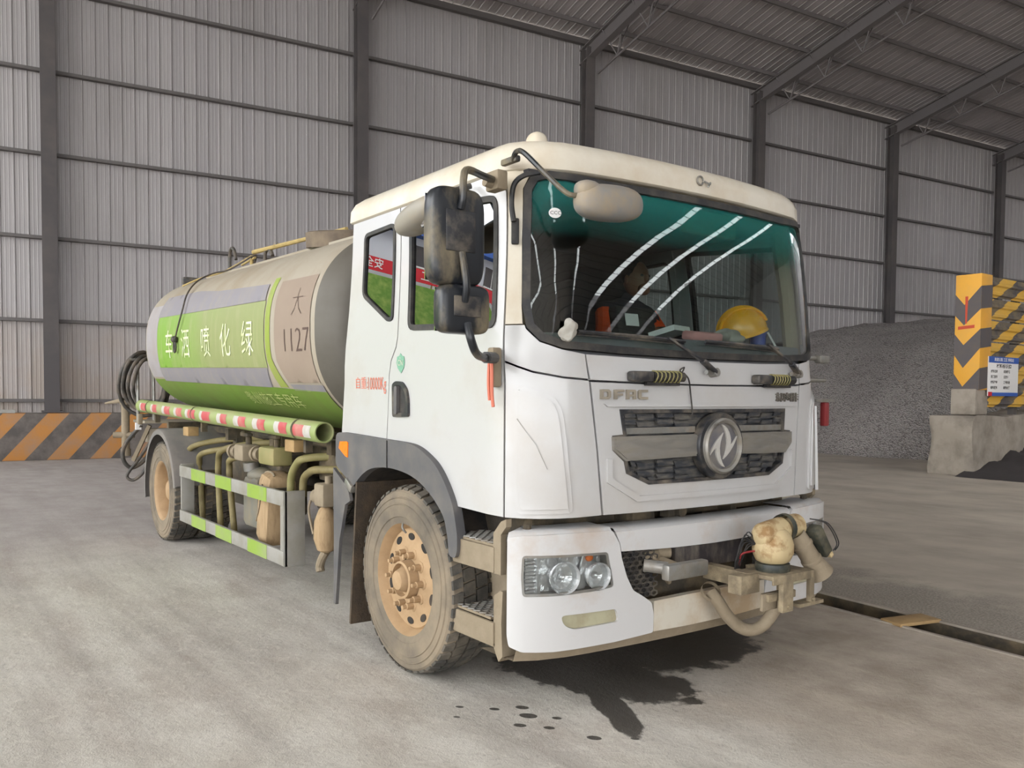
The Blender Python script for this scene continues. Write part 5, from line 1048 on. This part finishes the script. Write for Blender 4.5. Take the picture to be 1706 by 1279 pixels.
hpb(MB().patch(S_, [(-4.085, 3.45), (-4.03, 3.45), (-4.045, 2.93), (-4.075, 2.93)], [], 1, .002, .006, nS), 'red_mark', M['redmark']); hpb(MB().patch(S_, [(-4.21, 2.88), (-3.90, 2.90), (-3.90, 2.84), (-4.21, 2.82)], [], 1, .002, .006, nS), 'red_mark', M['redmark'])
M['rail'] = stripe_material('guardrail_paint2', 0, 1, 1.17, -2.2, 'd6a83f', '4f4b4b', 'b39b68', .4)
gb = tag(empty('guard_rail_panel', None, (-3.9, 13.8, 1.3)), 'yellow and black striped guard rails stacked beside the hazard post', 'barrier')
WP = [(0, 0), (.03, .012), (.055, .08), (.10, .08), (.13, .012), (.17, 0), (.21, .012), (.24, .08), (.285, .08), (.31, .012), (.34, 0), (.40, -.02)]
for k in range(6):
    b = MB(); z0 = 1.33 + k * .425
    b.rings([[Vector((-3.85 + d * .45, y, z0 + h)) for h, d in WP] for y in (13.76, 19.0)], closed=False); o = b.build('guard_rail', M['rail'], None, 20); o.parent = gb; o.matrix_parent_inverse = Matrix.Translation(-Vector(gb.location))
for y in (15.2, 17.2): b = MB(); b.box((-4.0, y, 2.5), (.12, .14, 2.7)); o = b.build('rail_post', M['column'], None); o.parent = gb; o.matrix_parent_inverse = Matrix.Translation(-Vector(gb.location))
sg = tag(empty('notice_sign', None, (-3.80, 14.2, 1.9)), 'white and blue material notice board fixed to the striped guard rails', 'sign')
def sgb(bld, n, m, l=None): o = bld.build(n, m, None); o.parent = sg; o.matrix_parent_inverse = Matrix.Translation(-Vector(sg.location)); return o
y0, y1, z0, z1 = 13.62, 14.88, 1.545, 2.31; SX = -3.765
b = MB(); b.box((SX - .01, (y0 + y1) / 2, (z0 + z1) / 2), (.02, y1 - y0, z1 - z0), None, .003); sgb(b, 'sign_board', M['paper'])
b = MB(); b.box((SX + .002, (y0 + y1) / 2, z1 - .06), (.004, y1 - y0, .12)); b.box((SX + .002, (y0 + y1) / 2 + .08, z0 + .035), (.004, y1 - y0 - .17, .07)); sgb(b, 'blue_band', M['bluefascia']); b = MB(); b.box((SX + .002, y0 + .08, z0 + .04), (.004, .15, .08)); sgb(b, 'red_square', M['banner'])
SS = lambda a, z: Vector((SX, a, z))
b = MB(); b.text('高速公路 工区 拌和站', SS, ((y0 + y1) / 2, z1 - .06), .075, .006, 0, 1.15, nrm=(1, 0, 0), bold=.001); sgb(b, 'sign_heading', M['paper'])
b = MB(); b.text('材料标识牌', SS, ((y0 + y1) / 2 + .0, z1 - .185), .085, .003, 0, 1.5, nrm=(1, 0, 0), bold=.002)
for k, (p, q) in enumerate((('材料名称', '机制碎石'), ('规格型号', '五至十'), ('材料产地', '三号料场'), ('检验状态', '检验合格'))):
    b.text(p, SS, (y0 + .09, z1 - .29 - k * .105), .062, .003, 0, 1.1, 'LEFT', nrm=(1, 0, 0), bold=.0015); b.text(q, SS, (y0 + .62, z1 - .29 - k * .105), .062, .003, 0, 1.1, 'LEFT', nrm=(1, 0, 0), bold=.0015)
sgb(b, 'sign_lettering', M['blackp'])
# gravel heap against the back wall
b = MB(); nx, ny = 90, 70
def heap(s, d):
    p = wp(s, d, 0); q = p.y - 16.7 + .6 * math.sin(p.x * 1.3) * .3; h = max(0., q) * .95
    top = 4.5 + .4 * max(0, min(1, (s - 28) / 6)); h = top * (1 - math.exp(-h / top * 1.35)) if h > 0 else 0
    side = max(0., min(1., (s - 12.5) / 5.0)); h *= side * side * (3 - 2 * side)
    h *= 1 if d < 12 else max(0, 1 - (d - 12) / 8)
    if h <= 0: return -.03
    r = math.sin(s * 3.1 + d * 1.7) * math.cos(d * 2.3 - s * 1.1) + .6 * math.sin(s * 7.7) * math.sin(d * 6.1); return h + .05 * r * min(1, h)
R_ = []
for j in range(ny + 1):
    row = []
    for i in range(nx + 1):
        s_ = 13 + 36 * i / nx; d_ = .64 + ((-4.98 + 17.54 - .1115 * s_) / .994 - .64) * j / ny; h_ = heap(s_, d_); row.append(wp(s_, d_, 0) + Vector((0, 0, h_ + (random.uniform(-.03, .03) if h_ > .1 else 0))))
    R_.append(row)
b.rings(R_, closed=False); g = tag(b.build('gravel_heap', M['gravel'], None, 180), 'grey crushed stone heap piled against the back wall', 'gravel'); g['kind'] = 'stuff'
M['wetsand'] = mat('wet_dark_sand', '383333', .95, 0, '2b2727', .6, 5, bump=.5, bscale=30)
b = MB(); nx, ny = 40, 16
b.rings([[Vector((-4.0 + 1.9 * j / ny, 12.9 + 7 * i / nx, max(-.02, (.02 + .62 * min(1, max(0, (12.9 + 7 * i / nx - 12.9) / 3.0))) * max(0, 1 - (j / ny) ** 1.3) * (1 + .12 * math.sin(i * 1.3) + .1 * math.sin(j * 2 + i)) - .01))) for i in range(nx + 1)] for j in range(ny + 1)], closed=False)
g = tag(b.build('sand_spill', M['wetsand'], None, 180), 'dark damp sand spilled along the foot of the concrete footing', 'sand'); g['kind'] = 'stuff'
b = MB(); c = T0 + TD * .93 + TN * -.145; b.box(c + Vector((0, 0, .012)), (.17, .36, .022), Matrix.Rotation(-.25, 3, 'Z'), .004); tag(b.build('plank', M['wood'], None), 'short weathered board laid across the floor drain', 'board')
b = MB(); c = wp(-.75, .42, 1.037); b.box(c, (.16, .9, .03), Matrix.Rotation(-.11, 3, 'Z')); b.box(c + Vector((.07, 0, .03)), (.02, .9, .06), Matrix.Rotation(-.11, 3, 'Z')); b.box(c + Vector((-.07, 0, .03)), (.02, .9, .06), Matrix.Rotation(-.11, 3, 'Z'))
tag(b.build('steel_channel', M['steel'], None), 'offcut of steel channel lying on the striped low wall', 'metal')
# seen mirrored in the cab's side windows: building and banner on the bank outside
bd = tag(empty('site_office', None, (-26, -22, 7.5)), 'white clad building with blue fascia on the grass bank outside', 'building')
def bdb(bld, n, m): o = bld.build(n, m, None); o.parent = bd; o.matrix_parent_inverse = Matrix.Translation(-Vector(bd.location)); return o
b = MB(); b.box((-27.5, -24, 8.5), (5, 30, 2.2)); bdb(b, 'wall', M['facade'])
b = MB(); b.box((-27.3, -24, 10.1), (5.6, 30.6, 1.1)); bdb(b, 'fascia', M['bluefascia'])
for k in range(7):
    y = -11.5 - k * 3.6; b = MB(); b.box((-24.98, y, 8.85), (.06, 1.3, .8)); bdb(b, 'window', M['column']); b = MB(); b.box((-24.94, y, 8.85), (.04, .06, .8)); b.box((-24.94, y - .35, 8.85), (.03, .04, .8)); b.box((-24.94, y, 8.43), (.08, 1.4, .06)); bdb(b, 'window_bar', M['paper'])
bn = tag(empty('banner', None, (-24.2, -20, 7.5)), 'long red banner with white characters strung before the white building outside', 'banner')
b = MB(); b.box((-24.2, -21, 7.95), (.02, 25, .5)); o = b.build('banner_cloth', M['banner'], None); o.parent = bn; o.matrix_parent_inverse = Matrix.Translation(-Vector(bn.location))
b = MB()
for k in range(5): b.text('安全生产 文明施工', lambda a, z: Vector((-24.18, a, z)), (-11.2 - k * 4.9, 7.95), .4, .004, 0, 1.0, nrm=(1, 0, 0), bold=.004)
o = b.build('banner_lettering', M['paper'], None); o.parent = bn; o.matrix_parent_inverse = Matrix.Translation(-Vector(bn.location))
for y in (-33, -27, -21, -15, -9): b = MB(); b.tube([(-24.25, y, 7.4), (-24.25, y, 8.3)], .03, 6); o = b.build('banner_stake', M['bamboo'], None); o.parent = bn; o.matrix_parent_inverse = Matrix.Translation(-Vector(bn.location))
for o in list(bpy.data.objects):
    if o.name.startswith('t.') and not o.users_collection: bpy.data.objects.remove(o)
